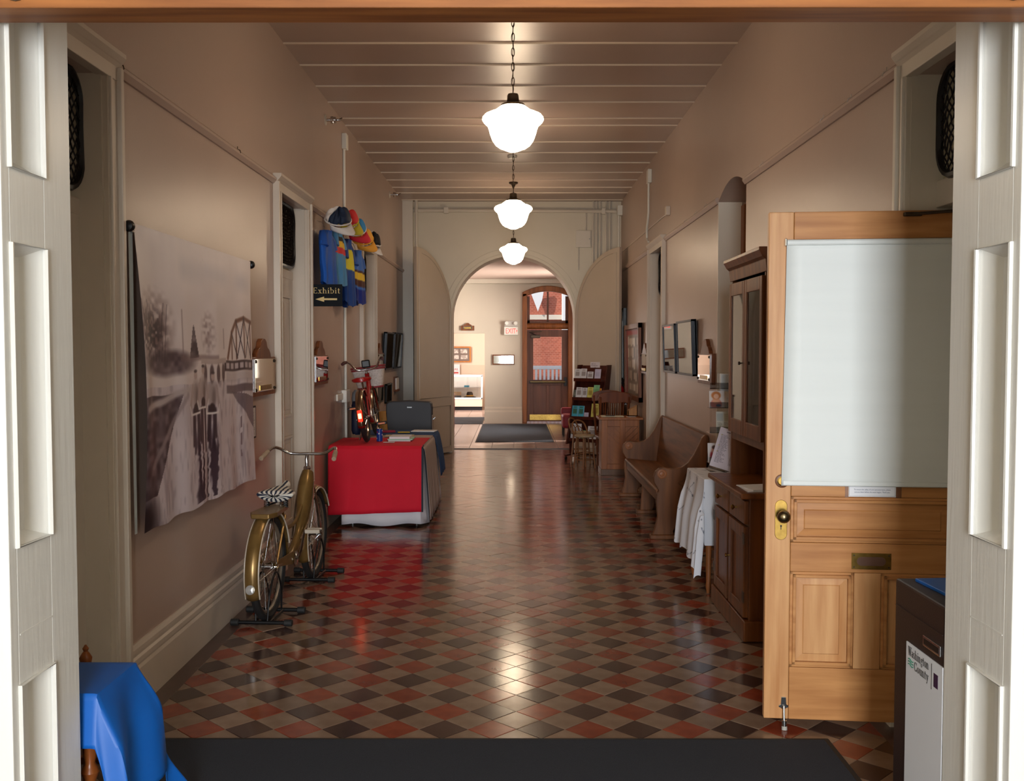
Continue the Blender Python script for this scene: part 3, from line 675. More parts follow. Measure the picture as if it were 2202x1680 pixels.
# ------------------------------------------------------------------ cycling banner
def banner_img(U, V):
    n1 = vnoise(U, V, 9, 12, 1); n2 = vnoise(U, V, 40, 55, 2); n3 = vnoise(U, V, 90, 24, 3)
    im = fill(U, (204, 192, 190)); im = put(im, np.clip((V - .55) * 1.6, 0, 1) * .5, (216, 212, 218))
    im = put(im, rect(U, V, .3, .98, .86, .93, .05) * n1 * .5, (160, 160, 172))
    dark = (62, 48, 56); mid = (120, 98, 98)
    # water and quay
    im = put(im, (V < .47) * .55, (188, 176, 184)); im = put(im, (V < .47) * np.clip(n3 - .55, 0, 1) * 1.1, (120, 106, 116))
    # bare trees and hedge
    im = put(im, blob(U, V, .1, .67, .17, .15, .7) * np.clip(n2 * 1.5 - .1, 0, 1), mid); im = put(im, blob(U, V, .09, .65, .13, .12, .8) * np.clip((vnoise(U, V, 70, 90, 9) - .38) * 4, 0, 1), dark)
    im = put(im, blob(U, V, .2, .55, .24, .055, .4) * (.6 + .5 * n2), (84, 68, 74))
    for k in range(7): im = put(im, stroke(U, V, (.05 + .02 * k, .56), (.0 + .035 * k + .03 * math.sin(k * 2), .74 + .02 * math.cos(k * 3)), .0026) * .6, dark)
    im = put(im, blob(U, V, .53, .66, .08, .1, .7) * np.clip((vnoise(U, V, 60, 80, 12) - .2) * 1.3, 0, 1) * .8, mid)
    con = (np.abs(U - .4) < (.7 - V) * .32) & (V > .565) & (V < .69); im = put(im, con * (.55 + .5 * n2), dark)
    im = put(im, rect(U, V, .28, .62, .555, .575, .01) * .6, mid)
    im = put(im, stroke(U, V, (.3, .57), (.3, .74), .004) * .7, mid); im = put(im, stroke(U, V, (.68, .6), (.68, .68), .004) * .7, mid)
    # steel truss bridge
    tr = (112, 78, 66)
    P = [(.72, .56), (.77, .67), (.82, .72), (.9, .735), (1.0, .72)]
    for a, b in zip(P, P[1:]): im = put(im, stroke(U, V, a, b, .009), tr)
    for u, v in ((.77, .67), (.82, .72), (.9, .735), (.98, .725)): im = put(im, stroke(U, V, (u, .56), (u, v), .006), tr)
    for a, b in (((.77, .67), (.83, .56)), ((.82, .72), (.9, .56)), ((.9, .735), (.83, .57)), ((.9, .735), (.98, .56)), ((.98, .72), (.91, .56))): im = put(im, stroke(U, V, a, b, .004), dark)
    im = put(im, rect(U, V, .68, 1, .505, .55, .006), (74, 58, 62))
    for k in range(6): im = put(im, rect(U, V, .7 + .05 * k, .735 + .05 * k, .515, .54, .006), (176, 164, 168))
    im = put(im, rect(U, V, .46, .7, .54, .56, .006), (176, 160, 156))
    for k in range(4): im = put(im, blob(U, V, .5 + .055 * k, .5, .02, .045, .3), (104, 86, 88))
    im = put(im, rect(U, V, .7, 1, .41, .445, .006) * .8, (96, 80, 86)); im = put(im, rect(U, V, .7, 1, .46, .5, .01) * .5, (168, 156, 160))
    # quay wall on one side, dark bank on the other
    w = np.clip((.47 - V) - (U - .02) * .12, -1, 1); qu = (U < .1 + .62 * (V - .12)) & (V > .1) & (V < .44)
    im = put(im, qu * (.55 + .5 * n2), (70, 56, 62)); im = put(im, stroke(U, V, (.02, .4), (.34, .45), .012), (182, 170, 170)); im = put(im, stroke(U, V, (.06, .2), (.33, .43), .01) * .7, (150, 136, 138))
    im = put(im, ((U > .76) & (V < .42 - (U - .76) * .15) & (V > .42 - (U - .76) * .75)) * .75, (98, 84, 92))
    # cyclists and their long reflections
    for cx, sc, hd in ((.405, 1.0, .50), (.475, .9, .515), (.56, 1.0, .49)):
        im = put(im, blob(U, V, cx, hd - .07, .045, .07 * sc, .6) * .9, (154, 138, 134)); im = put(im, blob(U, V, cx + .008, hd - .085, .02, .05, .6) * .5, (96, 80, 80))
        im = put(im, stroke(U, V, (cx - .03, hd - .04), (cx - .055, hd - .12), .01) * .8, (168, 150, 146)); im = put(im, stroke(U, V, (cx + .03, hd - .04), (cx + .05, hd - .12), .01) * .8, (158, 140, 138))
        im = put(im, blob(U, V, cx, hd, .018, .02, .4), (178, 156, 150)); im = put(im, blob(U, V, cx, hd + .016, .018, .008, .5), (84, 70, 72))
        im = put(im, blob(U, V, cx - .004, hd - .125, .024, .024, .3), (66, 50, 52))
        for dx, z0, z1 in ((-.034, .24, .37), (-.02, .21, .36), (.012, .2, .37), (.026, .25, .36)): im = put(im, stroke(U, V, (cx + dx, z0), (cx + dx * .8, z1), .008) * .9, (62, 48, 56))
        im = put(im, stroke(U, V, (cx - .05, hd - .145), (cx + .045, hd - .145), .004), (214, 206, 204)); im = put(im, stroke(U, V, (cx - .06, hd - .115), (cx - .05, hd - .145), .004), (214, 206, 204)); im = put(im, stroke(U, V, (cx + .055, hd - .115), (cx + .045, hd - .145), .004), (214, 206, 204))
    jit = .02 * (vnoise(U, V, 6, 90, 21) - .5); st = vnoise(U + jit, V, 62, 7, 5)
    ref = np.clip((.135 - np.abs(U + jit - .50)) / .04, 0, 1) * np.clip((.31 - V) / .08, 0, 1) * (V > .012); im = put(im, ref * np.clip((st - .42) * 6, 0, 1) * .9, (60, 46, 58))
    ref2 = np.clip((.085 - np.abs(U + jit - .47)) / .03, 0, 1) * np.clip((.19 - V) / .05, 0, 1) * (V > .012); im = put(im, ref2 * np.clip((st - .25) * 6, 0, 1) * .85, (56, 42, 54))
    im = put(im, stroke(U, V, (.86, .42), (.86, .12), .006) * (n2 > .45), (120, 100, 106))
    im = put(im, blob(U, V, 0, .03, .13, .12, .7), (44, 34, 40))
    return 128 + (im - 4 + 12 * n1[..., None] - 128) * 1.12
t = thing('cycling_banner', 'large cloth banner printed with a grey photograph of cyclists by a bridge', 'banner', (XL + .025, 5.52, .83))
def bpos(u, v):
    y = -1.0 + 2.0 * u; z = 1.432 * v
    fold = .0075 * math.sin(u * 21 + 2 * v) * (1 - v) ** .8 + .0035 * math.sin(u * 43 + 1) * (1 - v) + .0008 * math.sin(u * 90 + 3 * v) * v ** 3
    edge = .022 * math.exp(-((u) / .05) ** 2) * math.sin(math.pi * min(1, v * 1.05)) * 1.0
    return (.032 + fold + edge + .012 * (1 - v), y + .02 * math.sin(3.1 * v) * (1 - 2 * u) + (.03 * (1 - v) if u < .5 else -.01 * math.sin(v * 9)), z + .006 * math.sin(u * 30) * (1 - v))
painted('cloth', banner_img, bpos, 200, 280, t, .45, spec=.4)
lining = MB(); lining.grid(lambda u, v: (.012, -1.015 + .05 * u + .05 * (1 - v) * (1 - u) * .4, 1.4 * v), 4, 20)
lining.build('lining', mat('banner_lining', (206, 210, 206), .7), t, fix=False)
MB().cyl((.018, -1.02, 1.415), (.018, 1.02, 1.415), .012, 10).build('rod', BLACKM, t, smooth=True)
for s in (-1, 1): MB().lathe([(.014, 0), (.024, .008), (.027, .022), (.02, .036), (.004, .04)], axis='y', seg=14).xf(Matrix.Translation((.024, s * 1.015, 1.415)) @ Matrix.Scale(s, 4, (0, 1, 0))).build('finial', BLACKM, t, smooth=True)

# ------------------------------------------------------------------ Exhibit sign
def serif(body, hgt, M, m, parent, name='lettering'):
    """hand-drawn serif lettering from bars, bowls and slab serifs"""
    b = MB(); T, t_ = .13, .055; e = .02; x = 0.
    def r(x0, x1, z0, z1): b.box(x0, x1, z0, z1, 0, e)
    def bowl(cx, cz, rx, rz, a0, a1, w=.1):
        n = 14; o = []; i = []
        for k in range(n + 1):
            a = R(a0 + (a1 - a0) * k / n); q = w * (.45 + .55 * abs(math.cos(a)))
            o.append((cx + rx * math.cos(a), cz + rz * math.sin(a))); i.append((cx + (rx - q) * math.cos(a), cz + (rz - t_) * math.sin(a)))
        for k in range(n): b.prism([o[k], o[k + 1], i[k + 1], i[k]], 'z', 0, e)
    def diag(p, q, w): b.prism([(p[0] - w / 2, p[1]), (p[0] + w / 2, p[1]), (q[0] + w / 2, q[1]), (q[0] - w / 2, q[1])], 'z', 0, e)
    def stem(xx, z0, z1, top=True, bot=True):
        r(xx, xx + T, z0, z1)
        if bot: r(xx - .07, xx + T + .07, z0, z0 + t_)
        if top: r(xx - .08, xx + T, z1 - t_, z1)
    XH = .64
    for ch in body:
        if ch == 'E':
            stem(x + .07, 0, 1); r(x, x + .6, 0, t_); r(x, x + .58, 1 - t_, 1); r(x + .2, x + .46, .5, .5 + t_); r(x + .54, x + .6, 0, .22); r(x + .52, x + .58, .8, 1); r(x + .42, x + .46, .42, .62); w = .68
        elif ch == 'x':
            diag((x + .12, XH), (x + .46, 0), .14); diag((x + .46, XH), (x + .12, 0), .06)
            for q in (0, XH - t_): r(x, x + .25, q, q + t_); r(x + .34, x + .6, q, q + t_)
            w = .64
        elif ch in 'hn':
            stem(x + .07, 0, 1 if ch == 'h' else XH); bowl(x + .33, XH - .24, .22, .24, 0, 170); r(x + .45, x + .45 + .1, 0, XH - .22); r(x + .38, x + .63, 0, t_); w = .68
        elif ch == 'i': stem(x + .09, 0, XH); b.lathe([(.075, 0), (.075, e)], c=(x + .15, .86, 0), seg=14); w = .36
        elif ch == 'b': stem(x + .05, 0, 1, bot=False); bowl(x + .3, XH / 2, .27, XH / 2, -180, 180, .12); w = .64
        elif ch == 't': r(x + .1, x + .1 + T, .05, .85); r(x, x + .36, XH - t_, XH); bowl(x + .25, .1, .15, .1, -180, -20, .08); w = .44
        elif ch == 'W':
            for p, q, ww in (((.1, 1), (.3, 0), .14), ((.5, 1), (.3, 0), .06), ((.5, 1), (.72, 0), .14), ((.94, 1), (.72, 0), .06)): diag((x + p[0], p[1]), (x + q[0], q[1]), ww)
            for q in (.1, .5, .94): r(x + q - .14, x + q + .14, 1 - t_, 1)
            w = 1.02
        elif ch == 'a': r(x + .34, x + .34 + .12, 0, XH - .15); bowl(x + .25, XH - .17, .2, .17, 0, 160); bowl(x + .22, .19, .2, .19, 40, 340, .1); r(x + .34, x + .56, 0, t_); w = .56
        elif ch == 's': bowl(x + .2, XH - .17, .18, .17, 40, 270, .09); bowl(x + .2, .17, .18, .17, -140, 90, .09); w = .46
        elif ch == 'g': bowl(x + .26, XH - .2, .2, .2, 0, 360, .09); bowl(x + .26, -.12, .24, .17, 0, 360, .08); bowl(x + .2, .1, .12, .1, 90, 270, .06); r(x + .42, x + .54, XH - .1, XH - .04); w = .56
        elif ch in 'o': bowl(x + .28, XH / 2, .27, XH / 2, 0, 360, .12); w = .6
        elif ch == 'C': bowl(x + .42, .5, .4, .5, 45, 315, .14); r(x + .68, x + .73, .66, .98); r(x + .68, x + .73, .04, .26); w = .82
        elif ch == 'u': stem(x + .07, .15, XH, bot=False); bowl(x + .32, .22, .25, .22, -180, 0); stem(x + .45, 0, XH, bot=False); r(x + .45, x + .66, 0, t_); w = .68
        elif ch == 'y': diag((x + .1, XH), (x + .32, 0), .13); diag((x + .52, XH), (x + .2, -.3), .06); r(x, x + .24, XH - t_, XH); r(x + .4, x + .62, XH - t_, XH); bowl(x + .14, -.26, .08, .06, 0, 360, .06); w = .62
        else: w = .3
        x += w + .05
    b.v = [tuple(M @ Vector((p[0] * hgt, p[1] * hgt, p[2] * hgt * .6))) for p in b.v]
    o = b.build(name, m, parent, fix=False); return o, x * hgt
GOLD = mat('sign_gold', (222, 194, 130), .5)
t = thing('exhibit_sign', 'black projecting sign reading Exhibit with a gold arrow', 'sign', (XL + .02, 8.645, 2.06))
MB().box(0, .27, -.006, .006, 0, .192).build('board', mat('sign_black', (14, 18, 24), .7, spec=.2), t, bevel=.002)
MB().box(-.012, .0, -.012, .012, -.002, .194).build('edge_strip', GOLD, t)
MB().box(-.03, -.01, -.008, .03, .02, .17).build('bracket', BLACKM, t)
Mx = face((.016, -.0065, .112), (1, 0, 0), (0, 0, 1))
serif('Exhibit', .052, Mx @ Matrix.Diagonal((1.12, 1, 1, 1)), GOLD, t)
MB().prism([(.035, .062), (.112, .085), (.112, .07), (.225, .07), (.225, .054), (.112, .054), (.112, .039)], 'y', -.0075, -.006).build('arrow', GOLD, t)

# ------------------------------------------------------------------ cycling jerseys and caps on the rail
def jersey(y, wd, z1, z0, paint, label, nm='cycling_jersey', sag=.03, dx=.03):
    t = thing(nm, label, 'jersey', (XL, y, z0), group='cycling jerseys hung along the picture rail')
    H = z1 - z0
    def shell(u, v):      # closed flattened tube, shoulders drawn in at the top
        a = 2 * math.pi * u; s = .28 + .72 * min(1, (1 - v) * 4.2) ** .6 if v > .76 else 1.0
        w = wd / 2 * s * (1 + .06 * math.sin(9 * v + y)); f = 1 + .34 * math.sin(7 * a + 3 * v) * (1 - v * .6)
        return (dx + .055 * (1 + .5 * (1 - v)) + .05 * math.sin(a) * f, w * math.cos(a) + .01 * math.sin(13 * v), H * v + sag * math.sin(2 * a + 1) * (1 - v) ** 3)
    painted('body', paint, shell, 72, 60, t, .7)
    for sd in (-1, 1):
        MB().tube([(dx + .06, sd * wd * .28, H * .93), (dx + .07, sd * wd * .40, H * .84), (dx + .08, sd * wd * .44, H * .68)], [.03, .04, .042], 10).build('sleeve', SLV[0], t, smooth=True)
    MB().tube([(.0, 0, H + .09), (.05, 0, H + .075), (.07, 0, H + .03), (.075, 0, H - .01)], .004, 6).build('hanger_hook', STEEL, t)
    return t
SLV = [mat('jersey_royal', (28, 82, 168), .7)]
def jp(base, bands=()):
    def f(U, V):
        im = fill(U, base)
        for v0, v1, c in bands: im = put(im, rect(U, V, -1, 2, v0, v1, .01), c)
        return im
    return f
jersey(8.99, .5, 2.76, 2.255, jp((30, 92, 186)), 'royal blue jersey hung beside the painted door casing')
SLV[0] = mat('jersey_sky', (74, 140, 190), .7)
jersey(9.52, .48, 2.82, 2.31, jp((72, 140, 192), [(.56, .68, (210, 36, 40)), (.68, .79, (236, 190, 40)), (.79, .87, (20, 20, 20))]), 'pale blue jersey with black, yellow and red chest stripes')
SLV[0] = mat('jersey_cobalt', (22, 60, 130), .7)
def jp3(U, V):
    im = jp((20, 66, 140), [(.52, .83, (212, 202, 40))])(U, V)
    P = [(.58, .62), (.66, .72), (.6, .74), (.7, .64), (.74, .7), (.78, .64), (.82, .71), (.86, .64)]
    for a, b in zip(P, P[1:]): im = put(im, stroke(U, V, a, b, .014), (24, 40, 60))
    return im
jersey(10.06, .48, 2.80, 2.14, jp3, 'cobalt jersey with a broad yellow chest band and script')
SLV[0] = mat('jersey_indigo', (46, 92, 170), .7)
jersey(10.72, .56, 2.75, 2.19, jp((52, 104, 188), [(.0, .25, (20, 42, 128)), (.3, .42, (70, 34, 28)), (.42, .56, (214, 180, 40)), (.56, .6, (70, 34, 28))]), 'indigo jersey with brown and yellow panel, last of the row')
def cap(y, z, cols, label, r=.1, tilt=20):
    t = thing('cotton_hat', label, 'hat', (XL + .195, y, z + .03), group='cotton caps above the jerseys', rot=(R(tilt + 15), R(22), R(-20)))
    c1, c2, c3, c4 = (mat('cap_%d_%d_%d' % c, c, .75) for c in cols)
    def dome(a0, a1, m, nm):
        b = MB(); n = 10
        b.grid(lambda u, v: (r * 1.15 * math.cos(R(a0 + (a1 - a0) * u)) * math.cos(R(90 * v) * .995), r * 1.25 * math.sin(R(a0 + (a1 - a0) * u)) * math.cos(R(90 * v) * .995), r * 1.1 * math.sin(R(90 * v)) + .012 * math.sin(9 * u + 5 * v) + .008 * math.sin(17 * u - 4 * v)), 16, 8)
        b.build(nm, m, t, smooth=True, fix=False, solid=.004)
    dome(-205, -100, c1, 'crown_panel'); dome(-100, -40, c2, 'crown_panel'); dome(-40, 155, c3, 'crown_panel')
    b = MB(); b.grid(lambda u, v: ((r * 1.1 + .075 * v * math.sin(math.pi * (.15 + .7 * u))) * math.sin(math.pi * u) * 1.0, r * 1.22 * math.cos(math.pi * u) * (1 - .12 * v), -.01 - .055 * v - .02 * math.sin(math.pi * u)), 14, 4)
    b.build('brim', c4, t, smooth=True, fix=False, solid=.006)
    MB().tube([(r * 1.15 * math.cos(R(15 * k)), r * 1.25 * math.sin(R(15 * k)), 0) for k in range(24)], .008, 6, closed=True).build('band', c1, t, smooth=True)
cap(9.0, 2.83, ((222, 214, 206), (20, 36, 62), (24, 40, 66), (222, 214, 206)), 'white and navy cotton cap above the royal blue jersey', .1, 10)
cap(9.5, 2.885, ((196, 180, 40), (206, 180, 50), (210, 40, 40), (196, 176, 44)), 'mustard yellow cap with red crown panel', .09)
cap(9.98, 2.86, ((216, 206, 212), (220, 210, 214), (40, 130, 190), (200, 30, 50)), 'white cap with red brim and blue panel', .09)
cap(10.48, 2.82, ((222, 156, 50), (216, 150, 44), (222, 160, 60), (210, 146, 44)), 'orange yellow cap among the row of caps', .09)
cap(11.02, 2.84, ((210, 206, 204), (24, 24, 28), (20, 20, 24), (206, 202, 200)), 'black and white cap at the end of the row', .1, -10)

# ------------------------------------------------------------------ framed pictures
def frame(name, x, s, y0, y1, z0, z1, label, paint, m, grp, depth=.035, lean=.03, fw=.022):
    t = thing(name, label, 'picture', (x, (y0 + y1) / 2, z0), rot=(0, -s * lean * 1.2, 0), group=grp)
    a = (y1 - y0) / 2; H = z1 - z0; X = lambda d: -s * d
    MB().box(X(0), X(depth), -a, -a + fw, 0, H).box(X(0), X(depth), a - fw, a, 0, H).box(X(0), X(depth), -a, a, 0, fw).box(X(0), X(depth), -a, a, H - fw, H).build('frame', m, t, bevel=.003)
    MB().box(X(0), X(depth * .3), -a, a, 0, H).build('backing', m, t)
    painted('print', paint, lambda u, v: (X(depth * .45), (-a + fw + (2 * a - 2 * fw) * (u if s < 0 else 1 - u)), fw + (H - 2 * fw) * v), 40, 40, t, .5)
    MB().box(X(depth * .8), X(depth * .85), -a + fw, a - fw, fw, H - fw).build('glazing', GLASS, t)
    return t
def mount(mid_rgb, lab=True):
    def f(U, V):
        im = fill(U, (176, 160, 146)); im = put(im, rect(U, V, .2, .8, .42, .62), mid_rgb); im = put(im, rect(U, V, .2, .8, .44, .5) * vnoise(U, V, 20, 20), (70, 58, 48))  # brownish band across the mount, mottled darker in its lower part
        if lab: im = put(im, rect(U, V, .3, .62, .06, .2), (60, 48, 42)); im = textlines(U, V, im, (150, 130, 120), 4, .32, .6, .08, .18)
        return im
    return f
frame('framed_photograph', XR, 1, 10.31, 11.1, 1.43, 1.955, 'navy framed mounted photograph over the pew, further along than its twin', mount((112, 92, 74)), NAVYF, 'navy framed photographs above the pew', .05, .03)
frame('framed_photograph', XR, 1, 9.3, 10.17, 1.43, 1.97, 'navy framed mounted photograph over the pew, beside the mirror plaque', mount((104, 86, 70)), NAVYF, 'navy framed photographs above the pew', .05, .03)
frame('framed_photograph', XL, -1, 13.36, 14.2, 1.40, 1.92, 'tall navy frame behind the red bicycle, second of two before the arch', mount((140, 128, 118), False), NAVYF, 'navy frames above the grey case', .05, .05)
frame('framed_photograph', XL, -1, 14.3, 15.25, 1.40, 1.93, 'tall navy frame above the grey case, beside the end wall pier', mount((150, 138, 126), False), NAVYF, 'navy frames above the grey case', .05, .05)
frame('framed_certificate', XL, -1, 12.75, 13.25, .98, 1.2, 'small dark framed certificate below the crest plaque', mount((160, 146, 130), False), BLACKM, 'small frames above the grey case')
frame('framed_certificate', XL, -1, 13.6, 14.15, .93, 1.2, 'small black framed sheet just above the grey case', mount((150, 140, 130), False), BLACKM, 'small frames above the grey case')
t = thing('literature_holder', 'wooden wall pocket with white leaflets beside the navy frames', 'leaflet holder', (XL, 14.85, 1.05))
MB().box(0, .02, -.2, .2, 0, .22).box(.02, .05, -.2, .2, 0, .03).build('board', PLAQ, t, bevel=.004); MB().box(.022, .04, -.16, .16, .032, .2).build('leaflet', PAPER, t)

# bulletin board
def board_img(U, V):
    im = fill(U, (120, 104, 92)); im = put(im, rect(U, V, 0, 1, .92, 1), (150, 26, 36)); im = put(im, rect(U, V, 0, .06, 0, 1), (150, 26, 36))
    r = random.Random(5)
    for i in range(8):
        for j in range(5):
            c = r.choice([(196, 182, 170), (170, 152, 140), (92, 78, 70), (206, 198, 190), (140, 120, 104)])
            im = put(im, rect(U, V, .1 + .112 * i, .19 + .112 * i, .04 + .175 * j + .02 * r.random(), .16 + .175 * j + .03 * r.random()), c)
    return im
bbd = frame('bulletin_board', XR, 1, 13.22, 14.92, .965, 2.04, 'wood framed bulletin board of photographs under a red heading', board_img, PLAQ, None, .06, .01, .07)

for o in list(bbd.children):
    if o.name.startswith('glazing'): bpy.data.objects.remove(o)
# ------------------------------------------------------------------ bicycles
def curve(pts, n=8):
    """Catmull-Rom through points"""
    P = [Vector(p) for p in pts]; P = [P[0] * 2 - P[1]] + P + [P[-1] * 2 - P[-2]]; out = []
    for i in range(1, len(P) - 2):
        for k in range(n):
            t = k / n; a, b, c, d = P[i - 1:i + 3]
            out.append(.5 * ((2 * b) + (c - a) * t + (2 * a - 5 * b + 4 * c - d) * t * t + (3 * b - a - 3 * c + d) * t ** 3))
    return out + [P[-2]]
def wheel(parent, name, y, r, tw, tm, rm, lean=0):
    ring = lambda q, n=40: [(0, y + q * math.cos(2 * math.pi * k / n), r + q * math.sin(2 * math.pi * k / n)) for k in range(n)]
    w = MB().tube(ring(r - tw), tw, 8, closed=True).build(name, tm, parent, smooth=True)
    MB().tube(ring(r - 2 * tw - .004), .011, 6, closed=True).build('rim', rm, w, smooth=True)
    b = MB(); q = r - 2 * tw - .01
    for k in range(28):
        a = 2 * math.pi * k / 28; a2 = a + (.5 if k % 4 < 2 else -.5); sx = .03 if k % 2 else -.03
        b.tube([(sx, y + .02 * math.cos(a2), r + .02 * math.sin(a2)), (0, y + q * math.cos(a), r + q * math.sin(a))], .0016, 4)
    b.build('spokes', STEEL, w, kind='stuff')
    MB().lathe([(.006, -.055), (.01, -.04), (.026, -.036), (.026, -.028), (.014, -.022), (.014, .022), (.026, .028), (.026, .036), (.01, .04), (.006, .055)], c=(0, y, r), axis='x', seg=14).build('hub', STEEL, w, smooth=True)
    return w
def fender(parent, name, y, r, a0, a1, m, edge=None, wd=.037):
    b = MB(); f = lambda u, v: (wd * (2 * v - 1), y + (r + .026 - .02 * (2 * v - 1) ** 2) * math.cos(R(a0 + (a1 - a0) * u)), r + (r + .026 - .02 * (2 * v - 1) ** 2) * math.sin(R(a0 + (a1 - a0) * u)))
    b.grid(f, 30, 8); o = b.build(name, m, parent, smooth=True, fix=False, solid=.003)
    if edge:
        for s in (0, 1): MB().tube([f(k / 30, s) for k in range(31)], .005, 6).build('edge_trim', edge, o, smooth=True)
    for s in (-1, 1): MB().tube([(s * .05, y, r), (s * .036, y + (r + .01) * math.cos(R(a1 - 18)), r + (r + .01) * math.sin(R(a1 - 18)))], .004, 6).build('stay', STEEL, o)
    return o
GOLDP = mat('gold_paint', (140, 110, 62), .3, .5, rgb2=(112, 86, 46), vs=9)
IVORY = mat('ivory_paint', (186, 174, 158), .4)
CORK = mat('cork_grip', (170, 146, 122), .7, var=.2, vs=40)
bk = thing('gold_bicycle', 'old gold balloon bicycle with striped saddle parked by the wall', 'bicycle', (-1.53, 6.09, .002), -2.9)
RIMD = mat('rim_dull', (140, 128, 114), .35, .5)
wheel(bk, 'rear_wheel', 0, .33, .025, RUBBER, RIMD); wheel(bk, 'front_wheel', 1.12, .33, .025, RUBBER, RIMD)
fender(bk, 'rear_fender', 0, .33, 15, 202, GOLDP, IVORY, .042); fender(bk, 'front_fender', 1.12, .33, 28, 205, GOLDP, IVORY, .042)
spine = curve([(0, .965, .80), (0, .90, .70), (0, .83, .55), (0, .72, .40), (0, .56, .32), (0, .42, .30)], 6)
rings = []
for i, p in enumerate(spine):
    t_ = i / (len(spine) - 1); d = (spine[min(i + 1, len(spine) - 1)] - spine[max(i - 1, 0)]).normalized(); nn = Vector((0, -d.z, d.y))
    wx = .03 + .028 * math.sin(math.pi * min(1, t_ * 1.5 + .12)) * (1 - .5 * t_); wz = .03 + .05 * math.sin(math.pi * min(1, t_ + .1)) ** .7 * (1 - .6 * t_)
    rings.append([p + Vector((wx, 0, 0)) * math.cos(a) + nn * wz * math.sin(a) for a in (2 * math.pi * k / 16 for k in range(16))])
MB().loft(rings).build('frame_tank', GOLDP, bk, smooth=True)
MB().tube(curve([(.052, .93, .74), (.058, .85, .6), (.05, .76, .47), (.03, .64, .38)], 5), .007, 6).tube(curve([(-.052, .93, .74), (-.058, .85, .6), (-.05, .76, .47), (-.03, .64, .38)], 5), .007, 6).build('tank_trim', STEEL, bk, smooth=True, kind='stuff')
fr = MB().tube([(0, .42, .29), (0, .30, .62)], .016, 10).tube(curve([(0, .95, .76), (0, .8, .6), (0, .6, .5), (0, .33, .5)], 5), .013, 8)
for s in (-1, 1): fr.tube([(s * .02, .42, .29), (s * .055, 0, .33)], .01, 8).tube([(s * .02, .31, .6), (s * .05, 0, .335)], .009, 8)
fr.tube([(0, .97, .66), (0, .945, .84)], .022, 10).cyl((-.04, .42, .29), (.04, .42, .29), .026, 12)
fr.build('frame', GOLDP, bk, smooth=True)
fk = MB()
for s in (-1, 1): fk.tube(curve([(s * .035, .98, .64), (s * .05, 1.02, .56), (s * .055, 1.1, .34), (s * .052, 1.12, .33)], 4), .012, 8).tube([(s * .045, .965, .70), (s * .06, 1.08, .45), (s * .058, 1.12, .33)], .006, 6)
fk.tube([(-.05, .975, .67), (.05, .975, .67)], .012, 8).build('fork', STEEL, bk, smooth=True)
MB().tube([(0, .945, .83), (0, .935, .9), (0, .95, .93)], .013, 10).lathe([(.024, .82), (.028, .835), (.02, .85)], c=(0, .945, 0), seg=14).build('stem', STEEL, bk, smooth=True)
hb = lambda s: curve([(0, .955, .935), (s * .09, .955, .935), (s * .14, .945, .945), (s * .19, .92, .975), (s * .222, .88, .985), (s * .24, .80, .965), (s * .25, .73, .94)], 5)
MB().tube(hb(-1)[::-1] + hb(1)[1:], .011, 10).build('handlebar', STEEL, bk, smooth=True)
for s in (-1, 1): MB().tube([(s * .241, .80, .965), (s * .247, .75, .948), (s * .255, .69, .928)], [.016, .0175, .016], 12).build('grip', CORK, bk, smooth=True)
def sadimg(U, V): return put(fill(U, (214, 208, 196)), (np.sin(np.cos(2 * np.pi * U) * (.25 + .75 * np.clip((.72 - V) * 2.4, .0, 1)) * 24) > .1) * 1.0, (38, 44, 62))
def sadpos(u, v):     # v: tail to nose
    w = .118 * (.22 + .78 * max(0., min(1., (.72 - v) * 2.2)) ** .8) * (math.sin(math.pi * min(1, (v + .015) * 14) / 2)); a = 2 * math.pi * u
    return (w * math.cos(a), .13 + .29 * v, .742 + .03 * min(1, (v + .02) * 9) * math.sin(a) * (1 if a < math.pi else 1.4) + .03 * (1 - v) * abs(math.cos(a)) ** 2 * .3 + .042 * v ** 1.5 + (.01 * (1 - v)))
sd = painted('saddle', sadimg, sadpos, 260, 30, bk, .8)
sp = MB()
for s in (-1, 1): sp.tube([(s * .06 + .016 * math.cos(k * .9), .18 + .016 * math.sin(k * .9), .675 + .0018 * k) for k in range(30)], .004, 5)
sp.tube([(-.07, .17, .68), (0, .32, .70), (.07, .17, .68)], .006, 6).build('saddle_spring', BLACKM, bk, smooth=True, kind='stuff')
MB().cyl((0, .31, .58), (0, .285, .71), .012, 10).build('seat_post', STEEL, bk, smooth=True)
rk = MB().prism([(-.065, .22), (.065, .22), (.085, -.08), (.055, -.16), (-.055, -.16), (-.085, -.08)], 'z', .655, .685).build('rear_rack', GOLDP, bk, bevel=.006)
for s in (-1, 1): MB().tube([(s * .055, -.08, .66), (s * .055, .0, .33)], .005, 6).build('rack_stay', STEEL, rk)
MB().prism([(.38, .265), (.47, .25), (.5, .29), (.47, .335), (.38, .35), (.02, .362), (-.02, .345), (.0, .325)], 'x', .045, .052).build('chain_guard', GOLDP, bk, bevel=.003)
MB().lathe([(.05, 0), (.052, .006), (.02, .01)], c=(.055, .42, .29), axis='x', seg=20).tube(curve([(.07, .42, .29), (.085, .46, .35), (.09, .52, .45), (.095, .53, .46)], 4), .009, 8).build('crank', STEEL, bk, smooth=True); MB().tube([(-.03, .42, .29), (-.06, .42, .29), (-.08, .32, .14)], .009, 8).build('crank', STEEL, bk, smooth=True)
for s, y, z in ((1, .53, .46), (-1, .32, .14)):
    p = MB().box(s * .1, s * .2, y - .045, y - .02, z - .013, z + .013).box(s * .1, s * .2, y + .02, y + .045, z - .013, z + .013).build('pedal', IVORY, bk, bevel=.005)
    MB().cyl((s * .09, y, z), (s * .205, y, z), .007, 8).build('spindle', STEEL, p)
